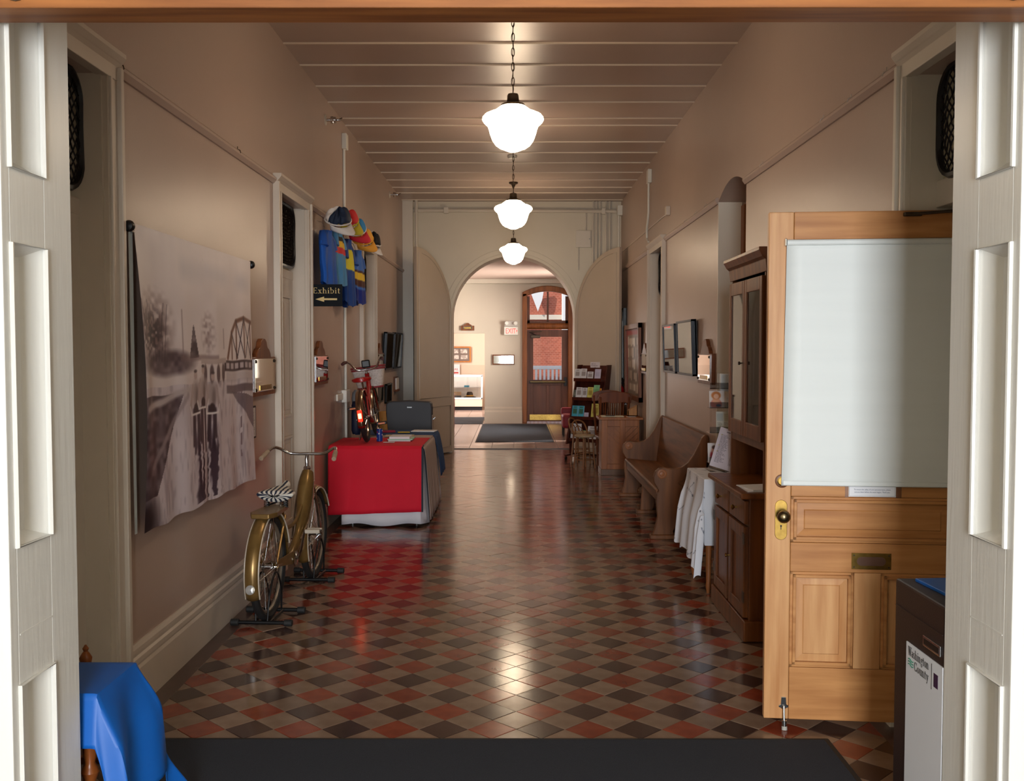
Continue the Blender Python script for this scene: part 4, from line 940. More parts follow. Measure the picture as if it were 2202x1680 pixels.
MB().lathe([(.028, 0), (.028, -.008), (.016, -.014), (.002, -.016)], axis='y', seg=20).xf(Matrix.Translation((0, -.355, .27)) @ Matrix.Rotation(R(-10), 4, 'X')).build('reflector', mat('reflector_clear', (206, 206, 204), .15, .6), bk, smooth=True)
# wheel stands
def stand(loc, rz, label):
    t = thing('bicycle_stand', label, 'stand', loc, rz, group='black floor stands under the gold bicycle')
    for y in (-.15, .15):
        o = MB().cyl((-.155, y, .022), (.155, y, .022), .013, 12).build('foot_bar', BLACKM, t, smooth=True)
        for s in (-1, 1): MB().cyl((s * .14, y, .022), (s * .19, y, .022), .021, 14).build('end_cap', RUBBER, o, bevel=.004, smooth=True)
    for s in (-1, 1):
        MB().tube(curve([(s * .036, -.15, .03), (s * .042, -.13, .16), (s * .045, -.06, .27), (s * .045, .0, .295), (s * .045, .06, .27), (s * .042, .13, .16), (s * .036, .15, .03)], 5), .006, 8).build('wheel_hoop', BLACKM, t, smooth=True)
        MB().tube([(s * .05, -.15, .022), (s * .05, .15, .022)], .009, 8).build('side_rail', BLACKM, t)
stand((-1.53, 6.09, 0), -2.9, 'black floor stand holding the rear wheel of the gold bicycle')
stand((-1.475, 7.21, 0), -2.9, 'black floor stand holding the front wheel of the gold bicycle')

# red bicycle on the table: smaller, with basket and emissive red tail piece
REDP = mat('red_paint', (158, 22, 24), .28); CHROMEB = mat('chrome_warm', (170, 150, 130), .2, 1)
ZT = .778
rb = thing('red_bicycle', 'small red bicycle with white basket standing on the draped table', 'bicycle', (-1.43, 9.6, ZT), 0, rot=(0, R(-7.5), R(1.5)))
wheel(rb, 'rear_wheel', 0, .25, .024, RUBBER, CHROMEB); wheel(rb, 'front_wheel', .84, .25, .024, RUBBER, CHROMEB)
fender(rb, 'rear_fender', 0, .25, 10, 200, CHROMEB); fender(rb, 'front_fender', .84, .25, 20, 205, CHROMEB)
fr = MB().tube([(0, .36, .24), (0, .24, .52)], .015, 10).tube(curve([(0, .70, .60), (0, .6, .45), (0, .45, .32), (0, .36, .25)], 5), .02, 10).tube(curve([(0, .69, .56), (0, .52, .44), (0, .32, .36)], 4), .013, 8)
for s in (-1, 1): fr.tube([(s * .02, .36, .24), (s * .05, 0, .25)], .009, 8).tube([(s * .02, .25, .5), (s * .05, 0, .255)], .008, 8)
fr.tube([(0, .72, .5), (0, .68, .66)], .024, 10).build('frame', REDP, rb, smooth=True)
fk = MB()
for s in (-1, 1): fk.tube(curve([(s * .035, .73, .5), (s * .048, .77, .42), (s * .05, .84, .25)], 4), .011, 8)
fk.tube([(-.045, .727, .51), (.045, .727, .51)], .012, 8).build('fork', CHROMEB, rb, smooth=True)
MB().tube([(0, .68, .65), (0, .67, .72)], .012, 10).build('stem', STEEL, rb, smooth=True)
hb = lambda s: curve([(0, .67, .70), (s * .06, .67, .70), (s * .115, .66, .72), (s * .15, .63, .775), (s * .178, .58, .80), (s * .2, .5, .795)], 5)
MB().tube(hb(-1)[::-1] + hb(1)[1:], .011, 10).build('handlebar', STEEL, rb, smooth=True)
for s in (-1, 1): MB().tube([(s * .179, .575, .80), (s * .195, .52, .797), (s * .206, .46, .785)], [.015, .017, .016], 12).build('grip', mat('dark_red_grip', (70, 26, 24), .6), rb, smooth=True)
MB().box(-.045, .045, .69, .72, .72, .80).build('bell_lamp', BLACKM, rb, bevel=.012)
b = MB(); b.loft([[(w * math.cos(a), .2 + .115 * math.sin(a) * (1.05 if math.sin(a) > 0 else .8) + .0, z) for a in (2 * math.pi * k / 20 for k in range(20))] for w, z in ((.05, .585), (.085, .59), (.1, .605), (.096, .622), (.06, .632))])
b.build('saddle', REDP, rb, smooth=True)
MB().cyl((0, .245, .5), (0, .22, .59), .011, 10).build('seat_post', STEEL, rb, smooth=True)
WICK = mat('white_wicker', (214, 206, 200), .7, rgb2=(180, 172, 166), vs=60, bump=.5, bs=120); WRED = mat('wicker_red', (140, 34, 44), .7, var=.3, vs=60)
def bring(w, d, z, n=28): return [(w * math.copysign(abs(math.cos(a)) ** .5, math.cos(a)), .86 + d * math.copysign(abs(math.sin(a)) ** .5, math.sin(a)), z) for a in (2 * math.pi * k / n for k in range(n))]
bsk = MB(); bsk.loft([bring(.125, .08, .5), bring(.14, .095, .56), bring(.16, .11, .66), bring(.172, .12, .72)], cap=False)._add(bring(.125, .08, .5), [tuple(range(28))])
bo = bsk.build('basket', WICK, rb, fix=False, solid=.008)
for w, d, z in ((.174, .122, .722), (.17, .118, .70), (.13, .085, .505)): MB().tube(bring(w, d, z), .011, 6, closed=True).build('basket_trim', WRED, bo, smooth=True)
tl = MB().box(-.022, .022, -.285, -.262, .22, .33).build('tail_piece', mat('tail_red', (220, 30, 16), .2, emit=2.2, ecol=(255, 36, 18)), rb, bevel=.008)
MB().box(-.016, .016, -.291, -.284, .25, .3).build('tail_core', mat('tail_core_red', (255, 120, 90), .2, emit=14, ecol=(255, 96, 60)), tl, bevel=.006)
MB().tube([(-.03, .36, .24), (-.06, .36, .24), (-.075, .3, .32)], .008, 8).build('crank', STEEL, rb, smooth=True)
MB().tube([(.05, .36, .24), (.06, .36, .24), (.075, .28, .16)], .008, 8).lathe([(.07, 0), (.07, .004), (.02, .008)], c=(.05, .36, .24), axis='x', seg=20).build('crank', STEEL, rb, smooth=True)
OR_ = mat('orange_reflector', (220, 110, 30), .3)
for s, y, z in ((-1, .3, .33), (1, .28, .15)):
    p = MB().box(s * .08, s * .185, y - .045, y + .045, z - .014, z + .014).build('pedal', BLACKM, rb, bevel=.006)
    MB().box(s * .1, s * .165, y - .05, y - .044, z - .008, z + .008).build('pedal_reflector', OR_, p)
MB().tube([(-.03, .2, .2), (-.09, .12, .02)], .008, 8).build('kickstand', STEEL, rb, smooth=True)

# ------------------------------------------------------------------ draped table
TX0, TX1, TY0, TY1 = -1.70, -.88, 9.32, 11.1
tb = thing('folding_table', 'long folding table hidden under cloths along the wall', 'table', (-1.255, (TY0 + TY1) / 2, 0))
MB().box(-.36, .36, -.87, .87, .725, .755).build('table_top', mat('table_laminate', (120, 96, 76), .5), tb, bevel=.006)
for sx in (-1, 1):
    for sy in (-1, 1): MB().cyl((sx * .31, sy * .7, .0), (sx * .31, sy * .7, .73), .015, 10).build('leg', GREYM, tb)
def skirt(x0, x1, y0, y1, zt, zb, flare, rip, n=44, nv=10):
    b = MB(); per = 2 * (x1 - x0 + y1 - y0); r = .03
    def pt(s):
        d = s * per
        for (ax, ay, dx, dy, L, nx, ny) in ((x0, y0, 1, 0, x1 - x0, 0, -1), (x1, y0, 0, 1, y1 - y0, 1, 0), (x1, y1, -1, 0, x1 - x0, 0, 1), (x0, y1, 0, -1, y1 - y0, -1, 0)):
            if d <= L + 1e-9: return ax + dx * d, ay + dy * d, nx, ny, d
            d -= L
        return x0, y0, 0, -1, 0
    S = [i / (n * 4) for i in range(n * 4)]; rings = []
    for j in range(nv + 1):
        v = j / nv; ring = []
        for s in S:
            x, y, nx, ny, d = pt(s); o = 0 if nx < 0 else (flare * v + rip * v ** .7 * math.sin(s * per * 21 + 1.3 * math.sin(s * 40))); o = o + .004
            ring.append((x + nx * o, y + ny * o, zt - (zt - zb) * v + .012 * v * math.sin(s * 60)))
        rings.append(ring)
    b.loft(rings, cap=False); b._add(rings[0], [tuple(range(len(S)))]); return b
WCL = mat('white_linen', (212, 212, 220), .8, bump=.1, bs=200)
o = skirt(TX0 + .07, TX1, TY0, TY1, .76, .025, .05, .012).build('white_tablecloth', WCL, smooth=True, fix=False, solid=.002)
tag(o, 'plain white tablecloth showing below the coloured cloths', 'tablecloth')
def strip(path, ax, c0, c1, nr, rip=.008, freq=18, hem=0, base=1):
    """cloth strip along a bent path, ripples growing on the hanging part"""
    P = curve(path, 5); L = len(P) - 1; b = MB()
    zt = max(p.z for p in P)
    def f(u, v):
        p = P[min(L, int(round(v * L)))]; c = c0 + (c1 - c0) * u; k = max(0, zt - p.z); w = rip * min(1, k * 1.6) * math.sin(freq * c + 2 * v) + .004 * min(1, k * 3) * math.sin(freq * 2.3 * c)
        return (c, p.y - abs(w) * 1.0 - w * .2, p.z + hem * (u - .5) * k) if ax == 'x' else (p.x + abs(w), c, p.z + hem * (u - .5) * k)
    b.grid(f, nr, L); return b
redc = thing('red_cloth', 'bright red cloth over the end of the draped table', 'cloth', (0, 0, 0))
strip([(0, 10.14, .771), (0, 9.6, .7715), (0, 9.34, .771), (0, 9.295, .755), (0, 9.275, .70), (0, 9.262, .4), (0, 9.25, .135)], 'x', -1.755, -.865, 60, .01, 9, .05).build('cloth', mat('red_felt', (218, 10, 46), .8, bump=.1, bs=220, var=.08, vs=3), redc, smooth=True, fix=False, solid=.003)
strip([(0, 9.34, .773), (0, 9.29, .757), (0, 9.268, .70), (0, 9.25, .4), (0, 9.24, .15)], 'x', -.872, -.855, 3, .0).build('edge_band', mat('navy_band', (26, 28, 44), .7), redc, fix=False, solid=.003)
o = strip([(-1.6, 0, .766), (-1.2, 0, .766), (-.9, 0, .766), (-.862, 0, .75), (-.842, 0, .69), (-.822, 0, .4), (-.80, 0, .06)], 'y', 9.33, 10.56, 70, .012, 26).build('beige_cloth', mat('beige_cotton', (176, 158, 150), .8, bump=.1, bs=200), smooth=True, fix=False, solid=.002)
tag(o, 'off white cloth hanging over the aisle side of the draped table', 'cloth')
o = strip([(-1.7, 0, .7705), (-1.2, 0, .7705), (-.9, 0, .7705), (-.855, 0, .754), (-.833, 0, .69), (-.80, 0, .5), (-.785, 0, .33)], 'y', 10.5, 11.13, 40, .014, 22).build('blue_cloth', mat('blue_cotton', (22, 66, 116), .8, bump=.1, bs=200), smooth=True, fix=False, solid=.002)
tag(o, 'deep blue cloth over the end of the draped table by the arch', 'cloth')
# things on the table
def canimg(U, V):
    im = fill(U, (30, 54, 130)); r = random.Random(2)
    for k in range(9): im = put(im, blob(U, V, r.random(), .1 + .8 * r.random(), .05, .06, .3), r.choice([(220, 220, 226), (226, 226, 230), (190, 40, 70)]))
    return im
t = thing('drink_can', 'blue patterned can in front of the red bicycle wheel', 'can', (-1.325, 9.70, ZT))
painted('label_wrap', canimg, lambda u, v: (.03 * math.cos(2 * math.pi * u), .03 * math.sin(2 * math.pi * u), .122 * v), 36, 20, t, .3)
MB().lathe([(.026, -.001), (.03, .004), (.0295, .122), (.026, .128), (.024, .126), (.0, .126)], seg=20).xf(Matrix.Diagonal((.98, .98, 1, 1))).build('can_body', STEEL, t, smooth=True)
def sheet(name, label, cat, x, y, z, w, d, h, m, rz=0, grp=None):
    o = MB().box(-w / 2, w / 2, -d / 2, d / 2, 0, h).build(name, m, bevel=min(.002, h * .3)); o.location = (x, y, z); o.rotation_euler = (0, 0, R(rz)); return tag(o, label, cat, grp)
t = thing('paper_stack', 'stack of white papers with green tabs on the red cloth', 'papers', (-1.13, 9.83, ZT - .002))
MB().box(-.11, .11, -.14, .14, 0, .01).build('lower_sheets', PAPER, t, bevel=.002)
MB().box(-.12, .13, -.12, .15, .01, .022).build('green_folder', mat('mint_card', (160, 196, 176), .6), t, bevel=.002)
MB().box(-.1, .1, -.13, .13, .022, .045).build('upper_sheets', PAPER, t, bevel=.002)
sheet('paper_slip', 'single white slip lying beside the blue can', 'paper', -1.22, 9.60, ZT - .002, .11, .06, .002, PAPER)
sheet('table_flyer', 'cream flyer with dark red print on the off white cloth', 'flyer', -1.2, 10.33, ZT - .002, .3, .2, .003, mat('cream_card', (206, 190, 160), .6), 4)
sheet('table_flyer', 'yellow leaflet on the blue cloth', 'leaflet', -1.2, 10.72, ZT, .13, .12, .004, mat('yellow_card', (206, 190, 60), .6), 8)
sheet('open_book', 'pale open booklet at the edge of the blue cloth', 'booklet', -.99, 10.85, ZT, .26, .2, .01, PAPER, -6)
sheet('red_purse', 'small crimson pouch on the blue cloth', 'pouch', -1.37, 10.76, ZT - .003, .14, .08, .02, mat('crimson_cloth', (150, 20, 50), .7), 12)
t = thing('navy_bag', 'navy fabric bag with grey top slumped against the wall on the table', 'bag', (-1.695, 10.66, ZT - .004))
b = MB(); b.loft([[(w * math.copysign(abs(math.cos(a)) ** .6, math.cos(a)) + ox, d * math.copysign(abs(math.sin(a)) ** .6, math.sin(a)), z) for a in (2 * math.pi * k / 20 for k in range(20))] for w, d, z, ox in ((.045, .13, 0, .0), (.055, .15, .04, .0), (.055, .15, .2, 0), (.045, .13, .31, -.008), (.028, .07, .36, -.012))])
b.build('bag_body', mat('navy_nylon', (16, 22, 52), .6, bump=.3, bs=30), t, smooth=True)
b = MB(); b.loft([[(w * .55 * math.cos(a) - .015, w * math.sin(a), z) for a in (2 * math.pi * k / 16 for k in range(16))] for w, z in ((.075, .32), (.085, .38), (.07, .44), (.03, .47))]); b.build('grey_top', mat('grey_knit', (120, 118, 120), .8, bump=.3, bs=80), t, smooth=True)
MB().tube(curve([(.03, -.14, .05), (.04, -.165, .18), (.02, -.12, .31)], 5), .012, 6).build('strap', mat('navy_nylon', (16, 22, 52)), t, smooth=True)
# grey case and board behind the table
t = thing('display_case', 'tall dark grey hard case standing behind the draped table', 'case', (-1.24, 11.72, 0))
b = MB().prism([(-.27, .03), (-.27, 1.03), (-.24, 1.06), (0, 1.075), (.24, 1.06), (.262, 1.04), (.27, .99), (.27, .03)], 'y', -.1, .1)
b.build('shell', mat('charcoal_case', (52, 54, 62), .55, bump=.2, bs=120), t, bevel=.012)
MB().box(-.02, .035, -.106, -.098, .99, 1.005).build('badge', GREYM, t); MB().box(.268, .276, -.07, .07, .2, .9).build('side_panel', mat('case_side', (150, 132, 120), .5), t, bevel=.004)
MB().tube([(.278, -.03, .85), (.3, -.03, .87), (.3, .03, .87), (.278, .03, .85)], .006, 6).build('latch', GREYM, t)
for sx in (-1, 1):
    for sy in (-1, 1): MB().cyl((sx * .2 - .012, sy * .07, .02), (sx * .2 + .012, sy * .07, .02), .02, 12).build('caster', RUBBER, t)
t = thing('wooden_board', 'narrow honey coloured board leaning against the grey case', 'board', (-1.43, 11.34, 0), rot=(R(-10), R(-7), 0))
MB().box(-.05, .05, -.012, .012, 0, .98).build('plank', wood('board_wood', (176, 128, 60), (150, 100, 40), .4), t, bevel=.008)
MB().box(-.006, .006, -.016, -.011, .1, .9).build('ridge', BRASS, t)
# ------------------------------------------------------------------ open oak door
def frame_panel(b, x0, x1, z0, z1, y=0, w=.03, dep=.012, raised=True):
    """sunk panel with moulded border and raised field, front at -y"""
    for k, (ins, d) in enumerate(((0, .004), (.012, -.006))):
        a0, a1, c0, c1 = x0 + ins, x1 - ins, z0 + ins, z1 - ins; q = w * .45
        b.box(a0, a1, y - .004 + d + .004, y + dep, c0, c0 + q).box(a0, a1, y - .004 + d + .004, y + dep, c1 - q, c1).box(a0, a0 + q, y + d, y + dep, c0, c1).box(a1 - q, a1, y + d, y + dep, c0, c1)
dr = thing('oak_door', 'honey oak door standing open with roller blind and brass knob', 'door', (1.118, 4.350, .037), -5.7)
DW, DH, DT = .92, 2.25, .042
zr = [(0, .235), (.665, .795), (1.0, 1.09), (2.13, DH)]     # rails: bottom, lock, mid, top
for x0, x1 in ((0, .108), (DW - .108, DW)): MB().box(x0, x1, 0, DT, 0, DH).build('stile', OAKD, dr, bevel=.004)
for z0, z1 in zr: MB().box(.109, DW - .109, .0005, DT, z0, z1).build('rail', OAKH, dr, bevel=.003)
MB().box(.385, .50, .0005, DT, .236, .664).build('muntin', OAKD, dr, bevel=.003)
for x0, x1, z0, z1 in ((.109, DW - .109, .796, .999), (.109, .384, .236, .664), (.501, DW - .109, .236, .664)):
    b = MB(); frame_panel(b, x0, x1, z0, z1); p = b.build('panel_moulding', OAKH, dr, bevel=.002)
    f = MB(); i = .03; j = .058
    vs = [(x0 + i, .015, z0 + i), (x1 - i, .015, z0 + i), (x1 - i, .015, z1 - i), (x0 + i, .015, z1 - i), (x0 + j, .012, z0 + j), (x1 - j, .012, z0 + j), (x1 - j, .012, z1 - j), (x0 + j, .012, z1 - j),
          (x0 + j + .004, .008, z0 + j + .004), (x1 - j - .004, .008, z0 + j + .004), (x1 - j - .004, .008, z1 - j - .004), (x0 + j + .004, .008, z1 - j - .004)]
    f._add(vs, [(0, 1, 5, 4), (1, 2, 6, 5), (2, 3, 7, 6), (3, 0, 4, 7), (4, 5, 9, 8), (5, 6, 10, 9), (6, 7, 11, 10), (7, 4, 8, 11), (8, 9, 10, 11)])
    f.box(x0, x1, .016, DT - .004, z0, z1)
    f.build('panel', OAKH if z1 > .9 else OAKD, dr, fix=False)
MB().box(.109, DW - .109, .018, .024, 1.09, 2.13).build('glass', GLASS, dr)
BLIND = mat('blind_vinyl', (222, 226, 224), .55, var=.03, vs=3, stretch=(.3, 1, 6), bump=.05, bs=8)
bl = thing('roller_blind', 'white vinyl roller blind pulled down over the oak door', 'blind', (1.118, 4.350, .037), -5.7)
b = MB(); b.grid(lambda u, v: (.075 + .835 * u - (.012 * (1 - v) if u < .01 else 0), -.017 - .003 * math.sin(v * 9) * (1 - v), 1.05 + 1.07 * v), 12, 30); b.build('blind_cloth', BLIND, bl, smooth=True, fix=False, solid=.0015)
MB().box(.07, .91, -.022, -.013, 1.052, 1.072).build('hem_bar', BLIND, bl, bevel=.003)
MB().cyl((.075, -.017, 2.115), (.912, -.017, 2.115), .0135, 14).build('roller', BLIND, bl, smooth=True)
MB().box(.066, .074, -.03, .0, 2.1, 2.132).build('bracket', STEEL, bl, bevel=.002)
kn = MB(); pl = []
for k in range(25):
    a = R(180 * k / 24); pl.append((.0265 * math.cos(a), .0625 + .0265 * math.sin(a)))
pl += [(-x, -z) for x, z in pl]
kp = MB().prism(pl, 'y', -.004, 0).xf(Matrix.Translation((.066, 0, .895))).build('knob_plate', BRASS, dr, bevel=.0015)
MB().lathe([(.011, 0), (.011, -.03), (.014, -.034), (.024, -.042), (.029, -.054), (.026, -.068), (.014, -.077), (.002, -.079)], c=(.069, -.003, .918), axis='y', seg=24).build('knob', mat('brass_worn', (128, 112, 84), .3, 1), kp, smooth=True)
MB().lathe([(.0045, -.0046), (.0045, -.0042)], c=(.066, 0, .868), axis='y', seg=12).box(.0642, .0678, -.0046, -.0042, .852, .867).build('keyhole_shade', INK, kp)  # dark disc and bar drawn in for the shade inside a keyhole
MB().lathe([(.03, 0), (.03, -.004), (.024, -.007)], c=(.068, 0, 1.068), axis='y', seg=24).build('lock_ring', mat('oak_dark_ring', (104, 62, 34), .4), dr, smooth=True)
MB().lathe([(.021, -.005), (.021, -.0095), (.017, -.011), (.016, -.0095), (.0, -.0095)], c=(.068, 0, 1.068), axis='y', seg=24).build('lock_cylinder', BRASS, dr, smooth=True)
ml = MB().box(.372, .541, -.004, 0, .682, .754).build('mail_slot', BRASS, dr, bevel=.001)
MB().prism([(.456 + (.042 if math.cos(R(15 * k)) > 0 else -.042) + .02 * math.cos(R(15 * k)), .718 + .02 * math.sin(R(15 * k))) for k in range(24)], 'y', -.0045, -.002).build('slot_flap', mat('slot_wood', (84, 50, 28), .5), ml)
for sx in (.382, .531):
    for sz in (.692, .744): MB().lathe([(.003, -.0048), (.003, -.004)], c=(sx, 0, sz), axis='y', seg=8).build('screw', INK, ml)
nt = thing('door_notice', 'small printed card taped to the oak door below the blind', 'notice', (1.118, 4.350, .037), -5.7)
MB().box(.355, .556, -.002, 0, 1.003, 1.052).build('card', PAPER, nt)
MB().box(.358, .553, -.0024, -.0019, 1.006, 1.0068).box(.358, .3588, -.0024, -.0019, 1.006, 1.05).box(.5522, .553, -.0024, -.0019, 1.006, 1.05).build('border', INK, nt, kind='stuff')
MB().box(.34, .356, -.0026, -.0018, 1.0, 1.05).build('tape', glass_mat('clear_tape', (235, 225, 210), .05, .3), nt); MB().box(.556, .58, -.0026, -.0018, 1.0, 1.05).build('tape', MATS['clear_tape'], nt)
for i, s in enumerate(('To ensure the safety of your personal items, please', 'remove them before the event begins. Thank you.')):
    text(s, .0088, face((.4555, -.0024, 1.032 - .011 * i), (1, 0, 0), (0, 0, 1)), mat('blue_ink', (60, 76, 110), .6), nt, ext=.0002, align='CENTER', sx=.85)
st = thing('door_stop', 'chrome kick-down door stop at the foot of the oak door', 'door stop', (1.203, 4.338, 0), -5.7)
MB().prism([(-.012, .105), (-.021, .1), (-.021, .092), (-.01, .088), (-.01, .085), (.01, .085), (.01, .088), (.021, .092), (.021, .1), (.012, .105), (.01, .138), (-.01, .138)], 'y', -.004, .006).build('bracket', STEEL, st, bevel=.002)
MB().tube([(0, -.01, .1), (0, -.02, .05), (0, -.026, .03)], .0055, 10).build('arm', STEEL, st, smooth=True)
MB().tube([(0, -.026, .04), (0, -.03, .012)], .011, 14).build('sleeve', STEEL, st, smooth=True)
MB().tube([(0, -.029, .016), (0, -.032, .0)], .0125, 14).build('rubber_foot', mat('grey_rubber', (170, 168, 160), .7), st, smooth=True)
cl = MB().box(.565, .64, -.03, -.008, DH - .028, DH - .01).build('closer_shoe', BRONZE, dr, bevel=.004)
MB().tube([(.57, -.02, DH - .02), (.8, -.06, DH - .01), (.92, -.12, DH)], .007, 8).build('closer_arm', BRONZE, cl, smooth=True)
for z in (.3, 1.15, 2.0): MB().cyl((DW + .004, .004, z - .05), (DW + .004, .004, z + .05), .007, 10).build('hinge', BRASS, dr)

# ------------------------------------------------------------------ brown drop box
bx = thing('drop_box', 'dark brown metal drop box with white county panel', 'drop box', (1.372, 3.105, 0))
BRN = mat('brown_metal', (44, 26, 22), .5, bump=.3, bs=260, var=.2, vs=90)
MB().box(0, .30, 0, .41, 0, .866).build('body', BRN, bx, bevel=.008)
MB().box(-.003, .001, .012, .398, .772, .775).build('lid_seam', BRN, bx)
pn = MB().box(-.004, .001, .002, .293, .03, .672).build('panel', mat('panel_white', (218, 220, 226), .5), bx)
MB().box(-.006, .0, .02, .155, .70, .735).build('slot_frame', STEEL, bx, bevel=.002); MB().box(-.0068, -.004, .03, .145, .708, .727).build('slot_shade', BLACKM, bx)  # black plate put where the slot's hollow would be in shade
Mf = face((-.005, .272, .60), (0, -1, 0), (0, 0, 1))
serif('Washington', .031, Mf @ Matrix.Translation((0.0, .031, 0)) @ Matrix.Diagonal((.83, 1.0, 1, 1)), INK, pn)
serif('County', .031, Mf @ Matrix.Translation((.05, -.008, 0)) @ Matrix.Diagonal((.93, 1.0, 1, 1)), INK, pn)
for k in range(3): MB().tube([(-.005, .272 - .042 * i / 10, .617 - .009 * k + .003 * math.sin(i / 10 * 6.28)) for i in range(11)], .0016, 5).build('wave_mark', mat('teal_ink', (20, 130, 104), .6), pn)
MB().box(-.005, -.004, .082, .084, .575, .66).build('rule', INK, pn); MB().box(-.005, -.004, .035, .066, .59, .635).build('purple_mark', mat('purple_ink', (56, 24, 60), .6), pn)
o = MB().box(-.105, .12, -.15, .14, 0, .012).build('blue_folder', mat('blue_plastic', (16, 92, 176), .4), bevel=.003); o.location = (1.535, 3.33, .866); o.rotation_euler = (0, 0, R(4)); tag(o, 'flat blue folder lying on the brown drop box', 'folder')

# ------------------------------------------------------------------ blue cloth on a turned stand
TW = wood('turned_wood', (150, 84, 38), (108, 56, 24), .3)
sx0, sx1, sy0, sy1 = -1.72, -1.37, 3.17, 3.48
ws = thing('wooden_stand', 'small turned-leg wooden stand under the blue cloth', 'stand', ((sx0 + sx1) / 2, (sy0 + sy1) / 2, 0))
MB().box(-.18, .18, -.16, .16, .525, .555).build('top', TW, ws, bevel=.008)
legp = [(.016, 0), (.022, .03), (.014, .06), (.022, .14), (.026, .2), (.016, .25), (.024, .27), (.03, .285), (.024, .3), (.016, .315), (.024, .36), (.027, .42), (.02, .47), (.03, .49), (.03, .525)]
for a in (-1, 1):
    for c in (-1, 1): MB().lathe(legp, c=(a * .145, c * .125, .009 if a > 0 else 0), seg=16).build('leg', TW, ws, smooth=True)
rp_ = MB().lathe([(.016, 0), (.02, .06), (.013, .1), (.02, .2), (.024, .3), (.015, .36), (.02, .42), (.014, .48), (.011, .5), (.02, .52), (.023, .54), (.014, .556), (.008, .564), (.012, .574), (.003, .588)], c=(-.05, .30, 0), seg=16).build('rear_post', TW, ws, smooth=True)
MB().box(-.16, .16, .285, .315, .14, .165).build('rear_rail', TW, rp_, bevel=.004)
for a_ in (-.145, .13): MB().box(a_ - .012, a_ + .012, .12, .3, .14, .165).build('stretcher', TW, ws, bevel=.004)
b = MB()
def bcl(u, v):
    # u runs out over the aisle side, v runs in depth; the far corner hangs lowest
    x = -1.72 + .78 * u; y = 2.98 + .80 * v; z = .566; on = max(0, sy0 - .01 - y)
    if on > 0: z -= on * .95; y = sy0 - .01 - on * .12
    ex_, ey_ = sx1 + .012, sy1 + .012; ox = max(0, x - ex_); oy = max(0, y - ey_)
    if ox > 0 or oy > 0:
        k = min(1, (ox + oy) * 5); rip = .018 * math.sin(15 * v + 6 * u) * k
        z -= ox * .92 + oy * .9
        if ox > 0: x = ex_ + ox * .2 + rip + .02 * k
        if oy > 0: y = ey_ + oy * .22 + rip
        if ox > 0 and oy > 0: x += .25 * min(ox, oy); y += .12 * min(ox, oy)
    return (x, y, max(.03, z))
b.grid(bcl, 60, 56); o = b.build('blue_drape', mat('blue_satin', (10, 92, 180), .42, var=.1, vs=4), smooth=True, fix=False, solid=.002); tag(o, 'bright blue cloth draped over the small turned stand', 'cloth')

# ------------------------------------------------------------------ mats
MATF = mat('mat_pile', (40, 45, 56), .95, var=.35, vs=220, bump=.8, bs=320)
def floor_mat(label, x0, x1, y0, y1):
    t = thing('floor_mat', label, 'mat', ((x0 + x1) / 2, (y0 + y1) / 2, 0.0))
    a, c = (x1 - x0) / 2, (y1 - y0) / 2
    MB().box(-a + .025, a - .025, -c + .025, c - .025, .001, .010).build('pile', MATF, t, bevel=.002)
    MB().box(-a, a, -c, c, .0, .006).build('rubber_edge', RUBBER, t, bevel=.003)
floor_mat('dark charcoal entrance mat inside the wide doorway', -1.56, 1.36, 3.13, 4.2)
floor_mat('dark grey runner mat in front of the exit door', -.70, .73, 17.75, 22.0)
floor_mat('brown mat lying across the gallery opening', -1.8, -.7, 22.05, 24.2)

# ------------------------------------------------------------------ hutch
hu = thing('glazed_hutch', 'tall walnut hutch with glazed upper doors and two drawers', 'hutch', (0, 0, 0))
HX0, HX1, HY0, HY1 = 1.335, 1.703, 5.62, 6.53; HM = (HY0 + HY1) / 2
MB().box(HX0 + .02, HX1, HY0 + .015, HY1 - .015, .1, .83).build('base_body', OAKM, hu, bevel=.004)
MB().box(HX0 - .015, HX1, HY0 - .01, HY1 + .01, 0, .12).build('plinth', OAKM, hu, bevel=.008)
MB().box(HX0 - .04, HX1, HY0 - .03, HY1 + .03, .83, .862).build('counter', OAKM, hu, bevel=.008)
for y0, y1 in ((HY0 + .04, HM - .02), (HM + .02, HY1 - .04)):
    dw = MB().box(HX0 - .005, HX0 + .03, y0, y1, .675, .81).build('drawer', OAKM, hu, bevel=.006)
    MB().lathe([(.006, 0), (.006, -.012), (.015, -.02), (.016, -.028), (.008, -.034), (.001, -.035)], c=(HX0 - .005, (y0 + y1) / 2, .745), axis='x', seg=14).build('knob', BRASS, dw, smooth=True)
    d = MB().box(HX0 + .005, HX0 + .03, y0, y1, .13, .66).build('door', OAKM, hu)
    fb = MB()
    for (a, c, z0, z1) in ((y0, y0 + .065, .13, .66), (y1 - .065, y1, .13, .66), (y0 + .065, y1 - .065, .13, .2), (y0 + .065, y1 - .065, .59, .66)): fb.box(HX0 - .008, HX0 + .006, a, c, z0, z1)
    fb.build('door_frame', OAKM, d, bevel=.003)
    for z in (.22, .56): MB().box(HX0 - .011, HX0 - .007, (y0 if y0 < HM - .1 else y1) - .02, (y0 if y0 < HM - .1 else y1) + .02, z, z + .065).build('hinge', BRONZE, d)
    if y0 < HM - .1: MB().lathe([(.005, 0), (.005, -.012), (.013, -.02), (.013, -.026), (.001, -.03)], c=(HX0 - .008, y1 - .03, .42), axis='x', seg=12).build('knob', BRASS, d, smooth=True)
UX = 1.435
